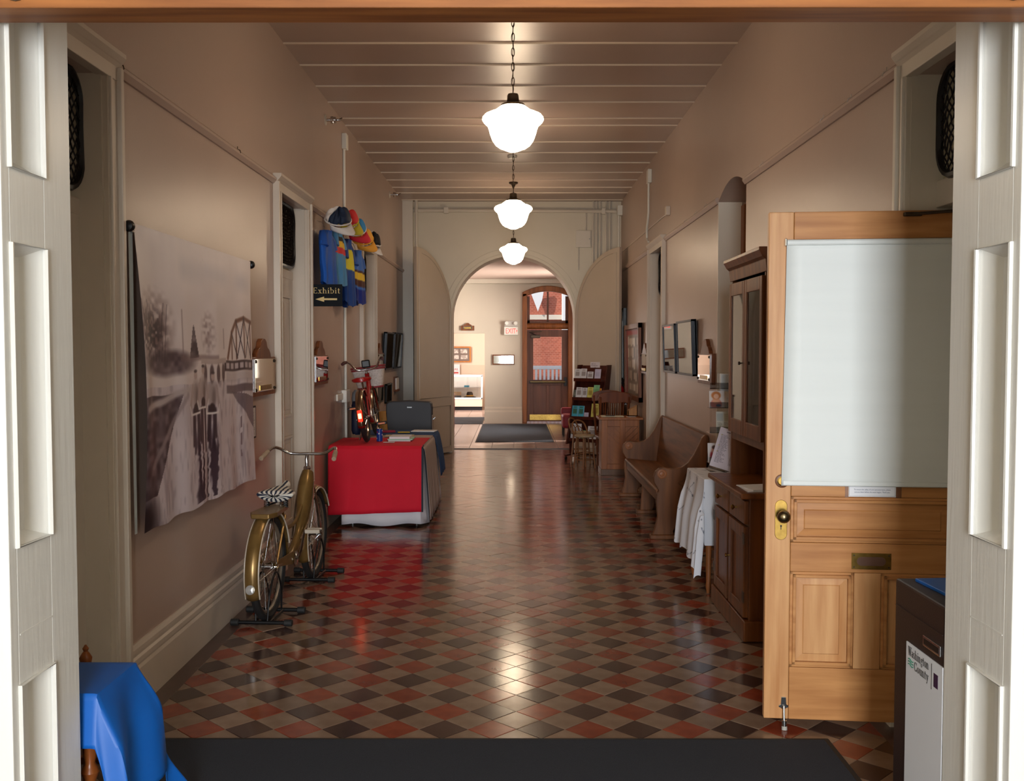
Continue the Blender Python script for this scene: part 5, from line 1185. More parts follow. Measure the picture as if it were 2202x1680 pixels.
up = MB().box(UX, HX1, HY0 + .02, HY0 + .04, .862, 2.155).box(UX, HX1, HY1 - .04, HY1 - .02, .862, 2.16).box(HX1 - .02, HX1, HY0 + .02, HY1 - .02, .862, 2.16).box(UX, HX1, HY0 + .02, HY1 - .02, 2.13, 2.16).box(UX + .005, HX1, HY0 + .02, HY1 - .02, 1.1, 1.15)
up.build('upper_case', OAKM, hu)
MB().prism([(HX1, 2.13), (UX - .005, 2.13), (UX - .012, 2.2), (UX - .03, 2.215), (UX - .05, 2.25), (UX - .05, 2.268), (HX1, 2.268)], 'y', HY0 - .02, HY1 + .02).build('cornice', OAKM, hu, bevel=.003)
for y0, y1 in ((HY0 + .03, HM - .003), (HM + .003, HY1 - .03)):
    d = MB()
    for (a, c, z0, z1) in ((y0, y0 + .05, 1.15, 2.11), (y1 - .05, y1, 1.15, 2.11), (y0 + .05, y1 - .05, 1.15, 1.24), (y0 + .05, y1 - .05, 2.03, 2.11)): d.box(UX - .02, UX + .002, a, c, z0, z1)
    d = d.build('glazed_door', OAKM, hu, bevel=.004)
    MB().box(UX - .012, UX - .009, y0 + .05, y1 - .05, 1.24, 2.03).build('pane', GLASS, d)
    if y0 > HM - .1: MB().lathe([(.004, 0), (.004, -.012), (.011, -.018), (.011, -.026), (.001, -.028)], c=(UX - .02, y0 + .025, 1.6), axis='x', seg=12).build('knob', BRONZE, d, smooth=True)
for z in (1.42, 1.7): MB().box(UX + .02, HX1 - .02, HY0 + .04, HY1 - .04, z, z + .015).build('shelf', OAKM, hu)
CER = mat('pale_china', (206, 206, 208), .2); GLW = glass_mat('cut_glass', (235, 240, 245), .25, .05)
gi = 0
for z, items in ((1.151, 8), (1.436, 7), (1.716, 6)):
    for k in range(items):
        y = HY0 + .1 + (HY1 - HY0 - .2) * k / (items - 1) + RND.uniform(-.01, .01); x = 1.55 + RND.uniform(-.05, .05); r = RND.uniform(.024, .036); h_ = RND.uniform(.08, .16)
        kind = RND.choice(('goblet', 'jar', 'bowl', 'goblet'))
        if kind == 'goblet': pr = [(r * .8, 0), (r * .7, .004), (.005, .012), (.005, h_ * .5), (r * .6, h_ * .55), (r, h_ * .75), (r * .95, h_), (r * .88, h_), (r * .9, h_ * .76), (.002, h_ * .58)]
        elif kind == 'jar': pr = [(r, 0), (r * 1.1, h_ * .3), (r, h_ * .7), (r * .6, h_ * .8), (r * .62, h_ * .95), (r * .2, h_), (.002, h_)]
        else: pr = [(r * .6, 0), (r * .5, .01), (r * 1.3, h_ * .4), (r * 1.6, h_ * .55), (r * 1.5, h_ * .55), (r * 1.1, h_ * .35), (.002, .02)]
        o = MB().lathe(pr, seg=16).build({'goblet': 'glass_goblet', 'jar': 'china_jar', 'bowl': 'china_bowl'}[kind], GLW if kind == 'goblet' else CER, smooth=True); o.location = (x, y, z)
        lev = {1.151: 'bottom', 1.436: 'middle', 1.716: 'upper'}[z]
        tag(o, {'goblet': 'stemmed glass on the %s shelf inside the hutch', 'jar': 'pale lidded jar on the %s shelf inside the hutch', 'bowl': 'pale footed bowl on the %s shelf inside the hutch'}[kind] % lev, {'goblet': 'glass', 'jar': 'jar', 'bowl': 'bowl'}[kind], '%s glassware in the hutch' % lev)
t = thing('paper_pile', 'loose white papers at the edge of the hutch counter', 'papers', (1.45, 5.78, .862))
MB().box(-.1, .13, -.12, .12, 0, .006).build('sheet', PAPER, t); o = MB().box(-.09, .1, -.1, .13, .006, .012).build('sheet', PAPER, t); o.rotation_euler = (0, 0, R(12))
t = thing('small_bottle', 'dark bottle with white label standing on the hutch counter', 'bottle', (1.622, 5.70, .862))
MB().lathe([(.03, 0), (.032, .01), (.032, .13), (.028, .15), (.013, .175), (.012, .21), (.001, .21)], seg=18).build('bottle_body', BLACKM, t, smooth=True); MB().lathe([(.0325, .05), (.033, .055), (.033, .1), (.0325, .105)], seg=18).build('bottle_label', PAPER, t, smooth=True)

# ------------------------------------------------------------------ small table with embroidered cloth
KX0, KX1, KY0, KY1 = 1.31, 1.70, 6.72, 7.36
kt = thing('side_table', 'small turned-leg table under the embroidered white cloth', 'table', ((KX0 + KX1) / 2, (KY0 + KY1) / 2, 0))
MB().box(-.195, .195, -.32, .32, .765, .79).build('table_top', OAKC, kt, bevel=.006)
lp = [(.012, 0), (.014, .02), (.02, .05), (.016, .08), (.022, .3), (.026, .6), (.03, .62), (.03, .765)]
for a in (-1, 1):
    for c in (-1, 1): MB().lathe(lp, c=(a * .16, c * .28, 0), seg=14).build('leg', OAKC, kt, smooth=True)
MB().box(-.17, .17, -.29, .29, .3, .315).build('shelf', OAKC, kt, bevel=.004)
def emb(U, V):
    im = fill(U, (212, 214, 222)); r = random.Random(11)
    for k in range(46):
        a = (r.random(), r.random()); 
        for j in range(3):
            c = (a[0] + r.uniform(-.04, .04), a[1] + r.uniform(-.05, .05)); im = put(im, stroke(U, V, a, c, .0026) * .75, (84, 92, 110)); a = c
        im = put(im, blob(U, V, a[0], a[1], .012, .012, .5) * (k % 3 == 0), (60, 66, 84))
    return im
def ecl(u, v):
    x = 1.70 - (1.70 - .76) * u; y = 6.26 + 1.24 * v; z = .797; ox = max(0, KX0 - .008 - x); oy = max(0, KY0 - .008 - y, y - KY1 - .008); sy = -1 if v < .5 else 1
    if ox > 0 or oy > 0:
        k = min(1, ox * 3.5); f1 = math.sin(26 * v + .6 + 1.5 * u); tip = max(0, .42 - v) / .42
        z -= ox * (1.02 + .1 * tip) + oy * (1.0 if ox <= 0 else max(.12, 1 - ox * 5))
        if ox > 0: x = KX0 - .008 - ox * .10 - .026 * f1 * k - .012 * k
        if oy > 0: y = (KY0 - .008 - oy * (.06 + .25 * min(1, ox * 3)) if sy < 0 else KY1 + .008 + oy * .3)
        y += .02 * math.cos(26 * v + .6) * k - .05 * (v - .5) * k * .6
    return (x, y, max(.07, z + .012 * math.sin(40 * v) * min(1, ox * 2)))
o = painted('embroidered_cloth', emb, ecl, 110, 120, None, .8); tag(o, 'white cloth embroidered with grey sprigs hanging off the small table', 'tablecloth')
# price list in acrylic stand
ps = thing('price_list', 'tall printed price list leaning in a clear stand on the small table', 'sign', (1.435, 6.82, .836), rot=(R(-14), R(17), R(-8)))
def plist(U, V):
    im = fill(U, (200, 190, 200)); im = put(im, rect(U, V, .3, .7, .9, .925) * .8, (80, 70, 80)); im = textlines(U, V, im, (96, 88, 100), 26, .12, .5, .12, .84, 3); im = textlines(U, V, im, (110, 100, 112), 26, .7, .92, .12, .84, 4)
    for v in (.82, .55, .4): im = put(im, blob(U, V, .13, v, .03, .012, .4), (170, 160, 60))
    return im
painted('sheet', plist, lambda u, v: (-.085 + .17 * u, 0, .02 + .285 * v), 70, 110, ps, .5)
MB().box(-.088, .088, .001, .004, 0, .31).box(-.088, .088, -.03, .06, 0, .003).build('acrylic_stand', GLASS, ps)
# postcard rack
pr_ = thing('postcard_rack', 'clear acrylic rack of postcards on the small table', 'rack', (1.53, 7.22, .798))
MB().box(-.09, .09, .01, .014, 0, .72).build('back_panel', GLASS, pr_)
for z in (.06, .28, .46, .6): MB().box(-.11, .09, -.09, .012, z, z + .004).box(-.11, .09, -.09, -.087, z, z + .045).build('tray', glass_mat('acrylic', (225, 228, 230), .08), pr_)
MB().box(-.11, .11, -.1, .1, 0, .006).build('rack_base', MATS['acrylic'], pr_)
MB().box(-.025, .085, -.05, .0, .58, .71).build('leaflet_box', mat('frosted', (186, 192, 196), .3), pr_, bevel=.006)
def card(name, label, x, y, z, w, h_, fn, rz=0, tilt=-8):
    t = thing(name, label, 'card', (x, y, z), group='cards in the acrylic rack', rot=(R(tilt), 0, R(rz)))
    painted('print', fn, lambda u, v: (-w / 2 + w * u, -.002, h_ * v), 40, 40, t, .5); MB().box(-w / 2, w / 2, -.0015, .0005, 0, h_).build('card_stock', PAPER, t)
def girl(U, V):
    im = fill(U, (214, 206, 204)); im = put(im, blob(U, V, .45, .2, .42, .34, .2), (206, 130, 120)); im = put(im, blob(U, V, .45, .42, .3, .2, .3), (218, 160, 130)); im = put(im, blob(U, V, .45, .72, .36, .27, .25), (196, 120, 66)); im = put(im, blob(U, V, .46, .66, .2, .18, .3), (226, 178, 150))
    return put(im, blob(U, V, .6, .12, .2, .1, .4), (80, 100, 120))
card('postcard', 'die cut picture card in warm orange tones on the upper tray', 1.475, 7.15, 1.263, .11, .122, girl)
def plain(a, b, rows=8): return lambda U, V: textlines(U, V, put(fill(U, a), rect(U, V, .1, .9, .55, .92), b), (120, 116, 110), rows, .12, .88, .08, .5)
card('postcard', 'white card standing beside the picture card', 1.577, 7.15, 1.263, .08, .08, plain((206, 200, 196), (190, 184, 180)))
card('greeting_card', 'tall pale booklet fanned on the middle tray', 1.50, 7.15, 1.083, .055, .15, plain((204, 202, 190), (176, 180, 176)), 4)
card('greeting_card', 'cream booklet fanned beside the pale booklet', 1.552, 7.16, 1.083, .05, .148, plain((210, 204, 186), (196, 186, 160)), 6)
card('greeting_card', 'dark blue booklet at the back of the middle tray', 1.598, 7.17, 1.083, .044, .15, plain((40, 46, 66), (60, 66, 90)), 8)
card('banknote_card', 'grey green engraved card lying low on the middle tray', 1.545, 7.1292, 1.08, .11, .045, plain((150, 146, 120), (110, 108, 88), 3), 0, 0)
def rosy(U, V):
    im = fill(U, (208, 204, 206)); im = put(im, blob(U, V, .5, .35, .36, .32, .3), (170, 60, 76)); im = put(im, blob(U, V, .5, .62, .22, .2, .3), (208, 160, 150)); return put(im, blob(U, V, .55, .78, .24, .12, .4), (90, 62, 60))
card('postcard', 'picture card in rosy tones on the lowest tray', 1.455, 7.15, .8635, .085, .14, rosy)

# ------------------------------------------------------------------ pew
pw = thing('wooden_pew', 'long oak pew with scrolled carved ends along the wall', 'pew', (0, 0, 0))
PY0, PY1 = 8.70, 11.27
def pew_end(y, thick, carve):
    prof = [(1.235, 0.035), (1.26, .11), (1.275, .2), (1.262, .33), (1.268, .4), (1.285, .43), (1.27, .46), (1.245, .5), (1.24, .55), (1.255, .6), (1.29, .632), (1.33, .638), (1.372, .628), (1.43, .625), (1.49, .64), (1.545, .68), (1.595, .75), (1.635, .83), (1.665, .9), (1.695, .93), (1.722, .922), (1.73, .88), (1.71, .7), (1.69, .4), (1.69, .16), (1.705, .035), (1.56, .035), (1.565, .09), (1.52, .13), (1.5, .15), (1.47, .145), (1.46, .11), (1.43, .1), (1.415, .07), (1.42, .035)]
    e = MB().prism(prof, 'y', y, y + thick).build('end_panel', OAKN, pw, bevel=.006)
    MB().box(1.21, 1.703, y - .02, y + thick + .02, 0, .037).build('foot', OAKN, e, bevel=.006)
    MB().lathe([(.042, 0), (.042, -.006), (.034, -.008), (.034, -.004), (.022, -.004), (.02, -.012), (.008, -.014), (.001, -.014)], c=(1.313, y, .58), axis='y', seg=24).build('rosette', OAKC, e, smooth=True)
    if carve:
        c = curve([(1.5, y - .002, .36), (1.46, y - .002, .40), (1.49, y - .002, .46), (1.46, y - .002, .5), (1.5, y - .002, .53), (1.53, y - .002, .59), (1.56, y - .002, .52), (1.6, y - .002, .5), (1.56, y - .002, .45), (1.6, y - .002, .4), (1.55, y - .002, .38), (1.54, y - .002, .33), (1.5, y - .002, .36)], 6)
        MB().tube(c, .005, 6, closed=True).tube([(1.53, y - .002, .34), (1.53, y - .002, .55)], .004, 5).build('carving', OAKN, e, smooth=True, kind='stuff')
pew_end(PY0, .05, True); pew_end(PY1 - .05, .05, False)
mid = [(1.30, 0.035), (1.32, .3), (1.3, .41), (1.69, .38), (1.69, .16), (1.70, .035), (1.56, .035), (1.56, .09), (1.5, .15), (1.45, .12), (1.42, .035)]
m_ = MB().prism(mid, 'y', 10.05, 10.1).build('mid_support', OAKN, pw, bevel=.005); MB().box(1.26, 1.703, 10.03, 10.12, 0, .037).build('foot', OAKN, m_, bevel=.006)
MB().prism([(1.27, .405), (1.265, .425), (1.275, .44), (1.66, .405), (1.66, .375)], 'y', PY0 + .05, PY1 - .05).build('seat', OAKY, pw, bevel=.006)
MB().prism([(1.625, .39), (1.66, .39), (1.728, .9), (1.72, .925), (1.69, .92)], 'y', PY0 + .05, PY1 - .05).build('backrest', OAKY, pw, bevel=.006)
MB().box(1.285, 1.305, PY0 + .05, PY1 - .05, .32, .405).build('apron', OAKY, pw, bevel=.004)
# ------------------------------------------------------------------ chest with boarded panels
ch = thing('boarded_chest', 'oak desk cabinet with diagonal boarded panels beside the pew', 'cabinet', (1.42, 13.13, 0))
MB().box(-.25, .25, 0, .4, .07, .74).build('carcass', OAKC, ch, bevel=.004)
MB().box(-.26, .27, -.032, .4, 0, .082).build('plinth', wood('chest_plinth', (110, 80, 58), (84, 58, 40)), ch, bevel=.004)
MB().box(-.29, .30, -.04, .42, .74, .772).build('top', OAKC, ch, bevel=.006)
for x0, x1, sg in ((-.175, -.005, 1), (.065, .235, -1)):
    MB().box(x0 - .0, x1 + .0, -.003, .002, .15, .655).build('panel_ground', OAKC, ch)
    n = 9
    for k in range(n):        # each slanting board clipped to the panel
        z0 = .02 + k * .078; p = [(x0, z0 + (.17 if sg > 0 else 0)), (x1, z0 + (0 if sg > 0 else .17)), (x1, z0 + .07 + (0 if sg > 0 else .17)), (x0, z0 + .07 + (.17 if sg > 0 else 0))]
        p = clip_poly(clip_poly(p, 1, .65, True), 1, .155, False)
        if len(p) > 2: MB().prism(p, 'y', -.02, -.002).build('board', OAKC, ch)
for x0, x1, z0, z1 in ((-.25, -.175, .08, .74), (-.005, .065, .08, .74), (.235, .25, .08, .74), (-.175, -.005, .08, .15), (.065, .235, .08, .15), (-.175, -.005, .655, .74), (.065, .235, .655, .74)):
    MB().box(x0, x1, -.026, .004, z0, z1).build('frame_rail', OAKC, ch, bevel=.003)
t = thing('guest_book', 'open guest book with a pen on the boarded cabinet', 'book', (1.33, 13.3, .772))
MB().box(-.15, .0, -.1, .1, 0, .014).box(0, .15, -.1, .1, 0, .012).build('pages', mat('cream_page', (196, 186, 160), .7), t, bevel=.003); MB().tube([(-.1, -.11, .02), (.02, -.115, .02)], .005, 6).build('pen', INK, t)
sheet('paper_slip', 'white slip beside the guest book on the boarded cabinet', 'paper', 1.58, 13.25, .772, .12, .08, .003, PAPER, 10)
t = thing('wooden_box', 'small open wooden box with slanted side on the boarded cabinet', 'box', (1.62, 13.42, .772))
MB().prism([(-.07, 0), (.06, 0), (.06, .15), (-.07, .08)], 'y', -.06, -.045).prism([(-.07, 0), (.06, 0), (.06, .15), (-.07, .08)], 'y', .045, .06).box(.05, .06, -.06, .06, 0, .15).box(-.07, .06, -.06, .06, 0, .012).box(-.07, -.06, -.06, .06, 0, .08).build('box_sides', wood('box_wood', (186, 130, 64), (160, 104, 46)), t)
# ------------------------------------------------------------------ bentwood child chairs
def bent(loc, rz, label):
    t = thing('bentwood_chair', label, 'chair', loc, rz, group='small bentwood chairs by the brochure rack')
    BW = wood('bentwood', (146, 98, 60), (110, 70, 40), .35)
    MB().lathe([(.0, .44), (.13, .44), (.145, .45), (.145, .47), (.12, .478), (.0, .474)], seg=28).build('seat', mat('cane_seat', (176, 152, 120), .6, var=.3, vs=60), t, smooth=True)
    for k in range(4):
        a = R(45 + 90 * k); c, s = math.cos(a), math.sin(a)
        MB().tube([(c * .11, s * .11, .445), (c * .13, s * .13, .2), (c * .15, s * .15, 0)], [.012, .012, .01], 10).build('leg', BW, t, smooth=True)
    for z, r in ((.22, .128), (.12, .138)):
        for k in range(4):
            a, b_ = R(45 + 90 * k), R(135 + 90 * k); MB().cyl((math.cos(a) * r, math.sin(a) * r, z), (math.cos(b_) * r, math.sin(b_) * r, z), .006, 8).build('rung', BW, t, smooth=True)
    MB().tube(curve([(-.12, .08, .46), (-.125, .12, .56), (-.09, .15, .64), (0, .165, .67), (.09, .15, .64), (.125, .12, .56), (.12, .08, .46)], 6), .011, 8).build('back_hoop', BW, t, smooth=True)
    MB().tube(curve([(-.07, .11, .47), (-.06, .14, .55), (0, .155, .59), (.06, .14, .55), (.07, .11, .47)], 5), .007, 8).build('inner_hoop', BW, t, smooth=True)
bent((1.0, 13.9, 0), 35, 'small bentwood chair drawn up against the boarded cabinet'); bent((.98, 14.4, 0), 60, 'small bentwood chair between the brochure rack and its twin')
# ------------------------------------------------------------------ spindle back chairs
def rocker(loc, rz, label):
    t = thing('spindle_chair', label, 'chair', loc, rz, group='spindle back wooden chairs behind the cabinet')
    SW = wood('chair_wood', (124, 66, 34), (90, 44, 20), .35)
    MB().prism([(-.21, -.2), (.21, -.2), (.19, .2), (-.19, .2)], 'z', .42, .455).build('seat', SW, t, bevel=.012)
    for a in (-1, 1):
        for c in (-1, 1): MB().lathe([(.012, 0), (.018, .1), (.012, .14), (.022, .25), (.014, .3), (.02, .42)], c=(a * .16, c * .15, 0), seg=12).build('leg', SW, t, smooth=True)
        MB().tube([(a * .18, .17, .45), (a * .195, .24, .75), (a * .2, .29, 1.02)], [.016, .018, .013], 10).build('post', SW, t, smooth=True)
        MB().cyl((a * .16, -.15, .2), (a * .16, .15, .2), .009, 8).build('stretcher', SW, t)
    MB().cyl((-.16, -.15, .24), (.16, -.15, .24), .01, 8).build('stretcher', SW, t)
    for k in range(5): x = -.12 + .06 * k; MB().tube([(x, .175, .455), (x * 1.03, .235, .72), (x * 1.06, .282, .96)], [.007, .011, .006], 8).build('spindle', SW, t, smooth=True)
    b = MB(); pr = [(-.225, .93), (-.235, 1.0), (-.21, 1.06), (-.13, 1.085), (0, 1.1), (.13, 1.085), (.21, 1.06), (.235, 1.0), (.225, .93), (.12, .945), (0, .93), (-.12, .945)]
    b.prism(pr, 'y', .26, .285).build('crest_rail', SW, t, bevel=.006)
rocker((1.38, 13.93, 0), 184, 'dark spindle back chair behind the boarded cabinet'); rocker((1.40, 14.41, 0), 170, 'red brown spindle back chair turned sideways below the bulletin board')
# ------------------------------------------------------------------ fire extinguisher and tall glass case in the corner
t = thing('fire_extinguisher', 'red fire extinguisher hanging in the corner by the arched leaf', 'fire extinguisher', (XR - .09, 15.28, .72))
MB().lathe([(.0, 0), (.06, .004), (.068, .02), (.068, .33), (.055, .37), (.028, .395), (.024, .42), (.0, .42)], seg=24).build('cylinder', mat('extinguisher_red', (190, 20, 28), .3), t, smooth=True)
MB().lathe([(.02, .415), (.022, .45), (.0, .45)], seg=14).box(-.07, .02, -.012, .012, .445, .455).box(-.075, .02, -.012, .012, .468, .476).build('valve_handle', STEEL, t); MB().tube(curve([(.02, 0, .44), (.07, -.04, .42), (.085, -.05, .25), (.075, -.04, .12)], 5), .009, 8).build('hose', RUBBER, t, smooth=True)
MB().box(.066, .092, -.03, .03, .1, .42).build('bracket', STEEL, t)
t = thing('wall_case', 'narrow dark glass wall case in the corner by the arched leaf', 'wall case', (XR, 15.52, 1.22))
MB().box(-.05, 0, -.3, .3, 0, 1.1).build('case_body', mat('dark_case', (22, 26, 30), .35), t, bevel=.006); MB().box(-.058, -.05, -.27, .27, .03, 1.07).build('case_glass', mat('dark_glass', (18, 24, 28), .05), t)
MB().box(-.064, -.058, -.29, -.27, .02, .9).build('white_edge', WHITEP, t)
# ------------------------------------------------------------------ brochure rack
br_ = thing('brochure_rack', 'leaning mahogany brochure rack on casters beside the arch', 'rack', (1.09, 14.95, 0), -32)
lean = lambda z: .05 + .16 * z
for sx in (-.26, .24): MB().prism([(-.16, .24), (.1, .24), (lean(1.43) + .08, 1.44), (lean(1.43) - .06, 1.44)], 'x', sx, sx + .022).build('side_panel', MAHOG, br_, bevel=.004)
MB().prism([(lean(.26) - .02, .26), (lean(.26) - .01, .26), (lean(1.43) + .06, 1.43), (lean(1.43) + .05, 1.43)], 'x', -.24, .25).build('back_board', MAHOG, br_)
SHZ = (.30, .63, .92, 1.21)
for z in SHZ: MB().box(-.24, .245, lean(z) - .18, lean(z) + .02, z - .02, z).box(-.24, .245, lean(z) - .19, lean(z) - .18, z - .02, z + .03).build('shelf', MAHOG, br_, bevel=.003)
for sx in (-.24, .24): MB().box(sx - .02, sx + .02, -.04, .04, .07, .25).build('post', MAHOG, br_, bevel=.004)
for sx in (-.24, .24):
    f = MB().box(sx - .018, sx + .018, -.2, .24, .06, .085).build('foot_bar', MAHOG, br_, bevel=.004)
    for sy in (-.18, .22): MB().cyl((sx - .01, sy, .026), (sx + .01, sy, .026), .026, 14).box(sx - .006, sx + .006, sy - .008, sy + .008, .03, .065).build('caster', BLACKM, f)
bc = {'w': ((204, 204, 210), (130, 120, 120)), 'y': ((206, 200, 110), (150, 130, 60)), 'g': ((130, 186, 140), (110, 160, 120)), 'o': ((222, 150, 40), (200, 130, 40)), 'b': ((70, 160, 190), (60, 90, 60)), 'f': ((204, 206, 216), (170, 172, 184)), 'p': ((190, 184, 206), (170, 164, 190)), 'd': ((70, 74, 70), (120, 120, 110))}
mw = Matrix.Translation((1.09, 14.95, 0)) @ Matrix.Rotation(R(-32), 4, 'Z')
def brochure(xl, z, w, h_, code, label):
    a, c = bc[code]; p = mw @ Vector((xl, lean(z) - .165, z + .002))
    t = thing('brochure', label, 'brochure', p, rot=(R(-11), 0, R(-32)), group='brochures on the rack shelves')
    def f(U, V):
        im = fill(U, a); im = put(im, rect(U, V, .15, .85, .35, .75) * .8, c); im = put(im, rect(U, V, .2, .8, .82, .92) * .7, c) ; return textlines(U, V, im, c, 5, .15, .85, .06, .3, 3)
    painted('cover', f, lambda u, v: (-w / 2 + w * u, -.0045, h_ * v), 16, 20, t, .5); MB().box(-w / 2, w / 2, -.004, .006, 0, h_).build('pages', PAPER, t)
for args in ((-.19, 1.21, .1, .17, 'w', 'white picture leaflet at the end of the top rack shelf'), (-.085, 1.21, .1, .175, 'w', 'white leaflet with green heading on the top rack shelf'), (.03, 1.21, .1, .13, 'w', 'low white card on the top rack shelf'), (.155, 1.21, .1, .17, 'p', 'pale lilac leaflet on the top rack shelf'),
             (-.216, .92, .04, .14, 'd', 'narrow dark leaflet on the second rack shelf'), (-.14, .92, .1, .18, 'w', 'white picture leaflet on the second rack shelf'), (-.043, .92, .08, .175, 'w', 'white leaflet beside the yellow one on the second shelf'), (.053, .92, .095, .185, 'y', 'yellow picture leaflet on the second rack shelf'), (.155, .92, .095, .22, 'g', 'tall green leaflet on the second rack shelf'), (.225, .92, .03, .17, 'o', 'narrow orange leaflet on the second rack shelf'),
             (-.185, .63, .1, .19, 'b', 'turquoise leaflet at the end of the third rack shelf'), (-.08, .63, .1, .19, 'b', 'turquoise leaflet beside the small card on the third rack shelf'), (.015, .63, .07, .09, 'p', 'small lilac card on the third rack shelf'), (.16, .63, .13, .23, 'y', 'tall pale yellow leaflet on the third rack shelf'),
             (-.14, .30, .17, .25, 'f', 'large white sheet on the bottom rack shelf'), (.0, .30, .07, .15, 'g', 'small green card on the bottom rack shelf'), (.14, .30, .16, .22, 'w', 'white booklet at the cabinet end of the bottom shelf')): brochure(*args)
t = thing('rack_sign', 'little white card sign on top of the brochure rack', 'sign', mw @ Vector((.06, lean(1.44), 1.40)), rot=(0, 0, R(-32)))
painted('card_face', lambda U, V: textlines(U, V, fill(U, (206, 196, 200)), (110, 100, 106), 2, .1, .9, .2, .8), lambda u, v: (-.08 + .16 * u, -.09, .085 * v), 30, 16, t); MB().box(-.08, .08, -.0895, -.086, 0, .085).build('card_stock', PAPER, t)
MB().box(-.01, .01, -.09, -.02, 0, .012).build('clip', STEEL, t)
# ------------------------------------------------------------------ vestibule
ex = struct(MB().box(DX0, DX0 + .14, YF + .09, YF + .14, .03, 2.12).box(DX1 - .14, DX1, YF + .09, YF + .14, .03, 2.12).box(DX0 + .14, DX1 - .14, YF + .09, YF + .14, 1.96, 2.12).box(DX0 + .14, DX1 - .14, YF + .09, YF + .14, .03, .2).box(DX0 + .14, DX1 - .14, YF + .09, YF + .14, .86, .98).box(.74, .8, YF + .09, YF + .14, .2, .86).build('door_9', DOORW, bevel=.004), 'half glazed wooden exit door under an arched transom')
for x0, x1 in ((DX0 + .14, .74), (.8, DX1 - .14)):
    MB().box(x0, x1, YF + .105, YF + .125, .2, .86).build('panel', DOORW, ex); b = MB(); frame_panel(b, x0, x1, .2, .86, YF + .095); b.build('panel_moulding', DOORW, ex)
MB().box(DX0 + .14, DX1 - .14, YF + .11, YF + .116, .98, 1.96).build('pane', GLASSD, ex)
MB().box(DX0 + .06, DX1 - .1, YF + .082, YF + .09, .06, .19).build('kick_plate', BRASS, ex, bevel=.002)
pb = MB().cyl((DX0 + .07, YF + .03, .935), (DX1 - .06, YF + .03, .935), .025, 14).build('push_bar', mat('bar_bronze', (120, 104, 70), .3, .8), ex, smooth=True); MB().box(DX1 - .09, DX1 - .03, YF + .02, YF + .09, .84, 1.04).box(DX0 + .05, DX0 + .35, YF + .015, YF + .05, .905, .965).build('bar_housing', BLACKM, pb, bevel=.006)
cb = MB().box(DX0 + .08, DX0 + .3, YF + .03, YF + .09, 1.93, 2.0).build('closer_body', BRONZE, ex, bevel=.01); MB().tube([(DX0 + .2, YF + .03, 2.0), (DX0 + .05, YF - .02, 2.06), (DX0 + .33, YF - .03, 2.08)], .012, 8).build('closer_arm', BRONZE, cb)
for x0, x1 in ((DX0 - .11, DX0), (DX1, DX1 + .11)): MB().box(x0, x1, YF - .05, YF + .2, 0, 2.94).build('frame_post', FRAMEW, ex, bevel=.015)
hd2 = lambda o, zz: [(DX0 - .11 + (DX1 - DX0 + .22) * i / 16, zz + .15 * (1 - ((i / 16 - .5) / .5) ** 2) + o) for i in range(17)]
MB().prism(hd2(0, 2.84) + hd2(.12, 2.84)[::-1], 'y', YF - .05, YF + .2).build('frame_head', FRAMEW, ex, bevel=.012)
MB().cyl((DX0, YF + .06, 2.2), (DX1, YF + .06, 2.2), .07, 16).build('transom_bar', FRAMEW, ex, smooth=True)
MB().box(DX0, DX1, YF + .08, YF + .13, 2.24, 2.33).box(DX0, DX0 + .06, YF + .08, YF + .13, 2.24, 2.88).box(DX1 - .06, DX1, YF + .08, YF + .13, 2.24, 2.88).box(.75, .79, YF + .08, YF + .13, 2.3, 2.98).build('transom_sash', DOORW, ex)
for x0, x1 in ((DX0 + .06, .75), (.79, DX1 - .06)): MB().box(x0, x1, YF + .1, YF + .106, 2.33, 2.98).build('transom_pane', GLASSD, ex)
t = thing('exit_sign', 'white exit sign with red letters under twin emergency lamps', 'exit sign', (-.065, YF, 2.0))
MB().box(-.155, .155, -.07, 0, 0, .185).build('sign_body', WHITEP, t, bevel=.006); EM = mat('exit_red', (255, 60, 50), .4, emit=1.6, ecol=(255, 50, 44))
text('EXIT', .16, face((-.008, -.0705, .035), (1, 0, 0), (0, 0, 1)), EM, t, align='CENTER', sx=.72)
MB().prism([(.122, .06), (.122, .125), (.146, .0925)], 'y', -.0725, -.07).build('arrow', EM, t)
MB().box(-.15, .15, -.06, 0, .19, .315).build('lamp_box', mat('lamp_box', (186, 180, 172), .5), t, bevel=.01)
for sx in (-.1, .1): MB().lathe([(.04, 0), (.045, -.02), (.038, -.04), (.0, -.042)], c=(sx, -.06, .265), axis='y', seg=18).build('emergency_lamp', WHITEP, t, smooth=True)
t = thing('red_lounge_chair', 'red upholstered low chair beyond the brochure rack', 'chair', (1.06, 19.1, 0))
MB().box(-.13, .3, -.25, .25, .16, .43).build('cushion', mat('crimson_vinyl', (120, 14, 34), .5), t, bevel=.05); MB().box(-.14, .3, .18, .27, .3, .54).build('backrest', MATS['crimson_vinyl'], t, bevel=.04)
for sx in (-.1, .26):
    for sy in (-.2, .2): MB().cyl((sx, sy, 0), (sx, sy, .17), .016, 10).build('leg', BLACKM, t)
t = thing('hall_table', 'dark narrow table edge showing beside the arched leaf', 'table', (-1.42, 20.2, 0))
MB().box(-.2, .2, -.3, .3, .72, .76).build('table_top', MAHOG, t, bevel=.006)
for sx in (-.17, .17):
    for sy in (-.26, .26): MB().lathe([(.014, 0), (.02, .1), (.014, .2), (.024, .5), (.02, .72)], c=(sx, sy, 0), seg=12).build('leg', MAHOG, t, smooth=True)
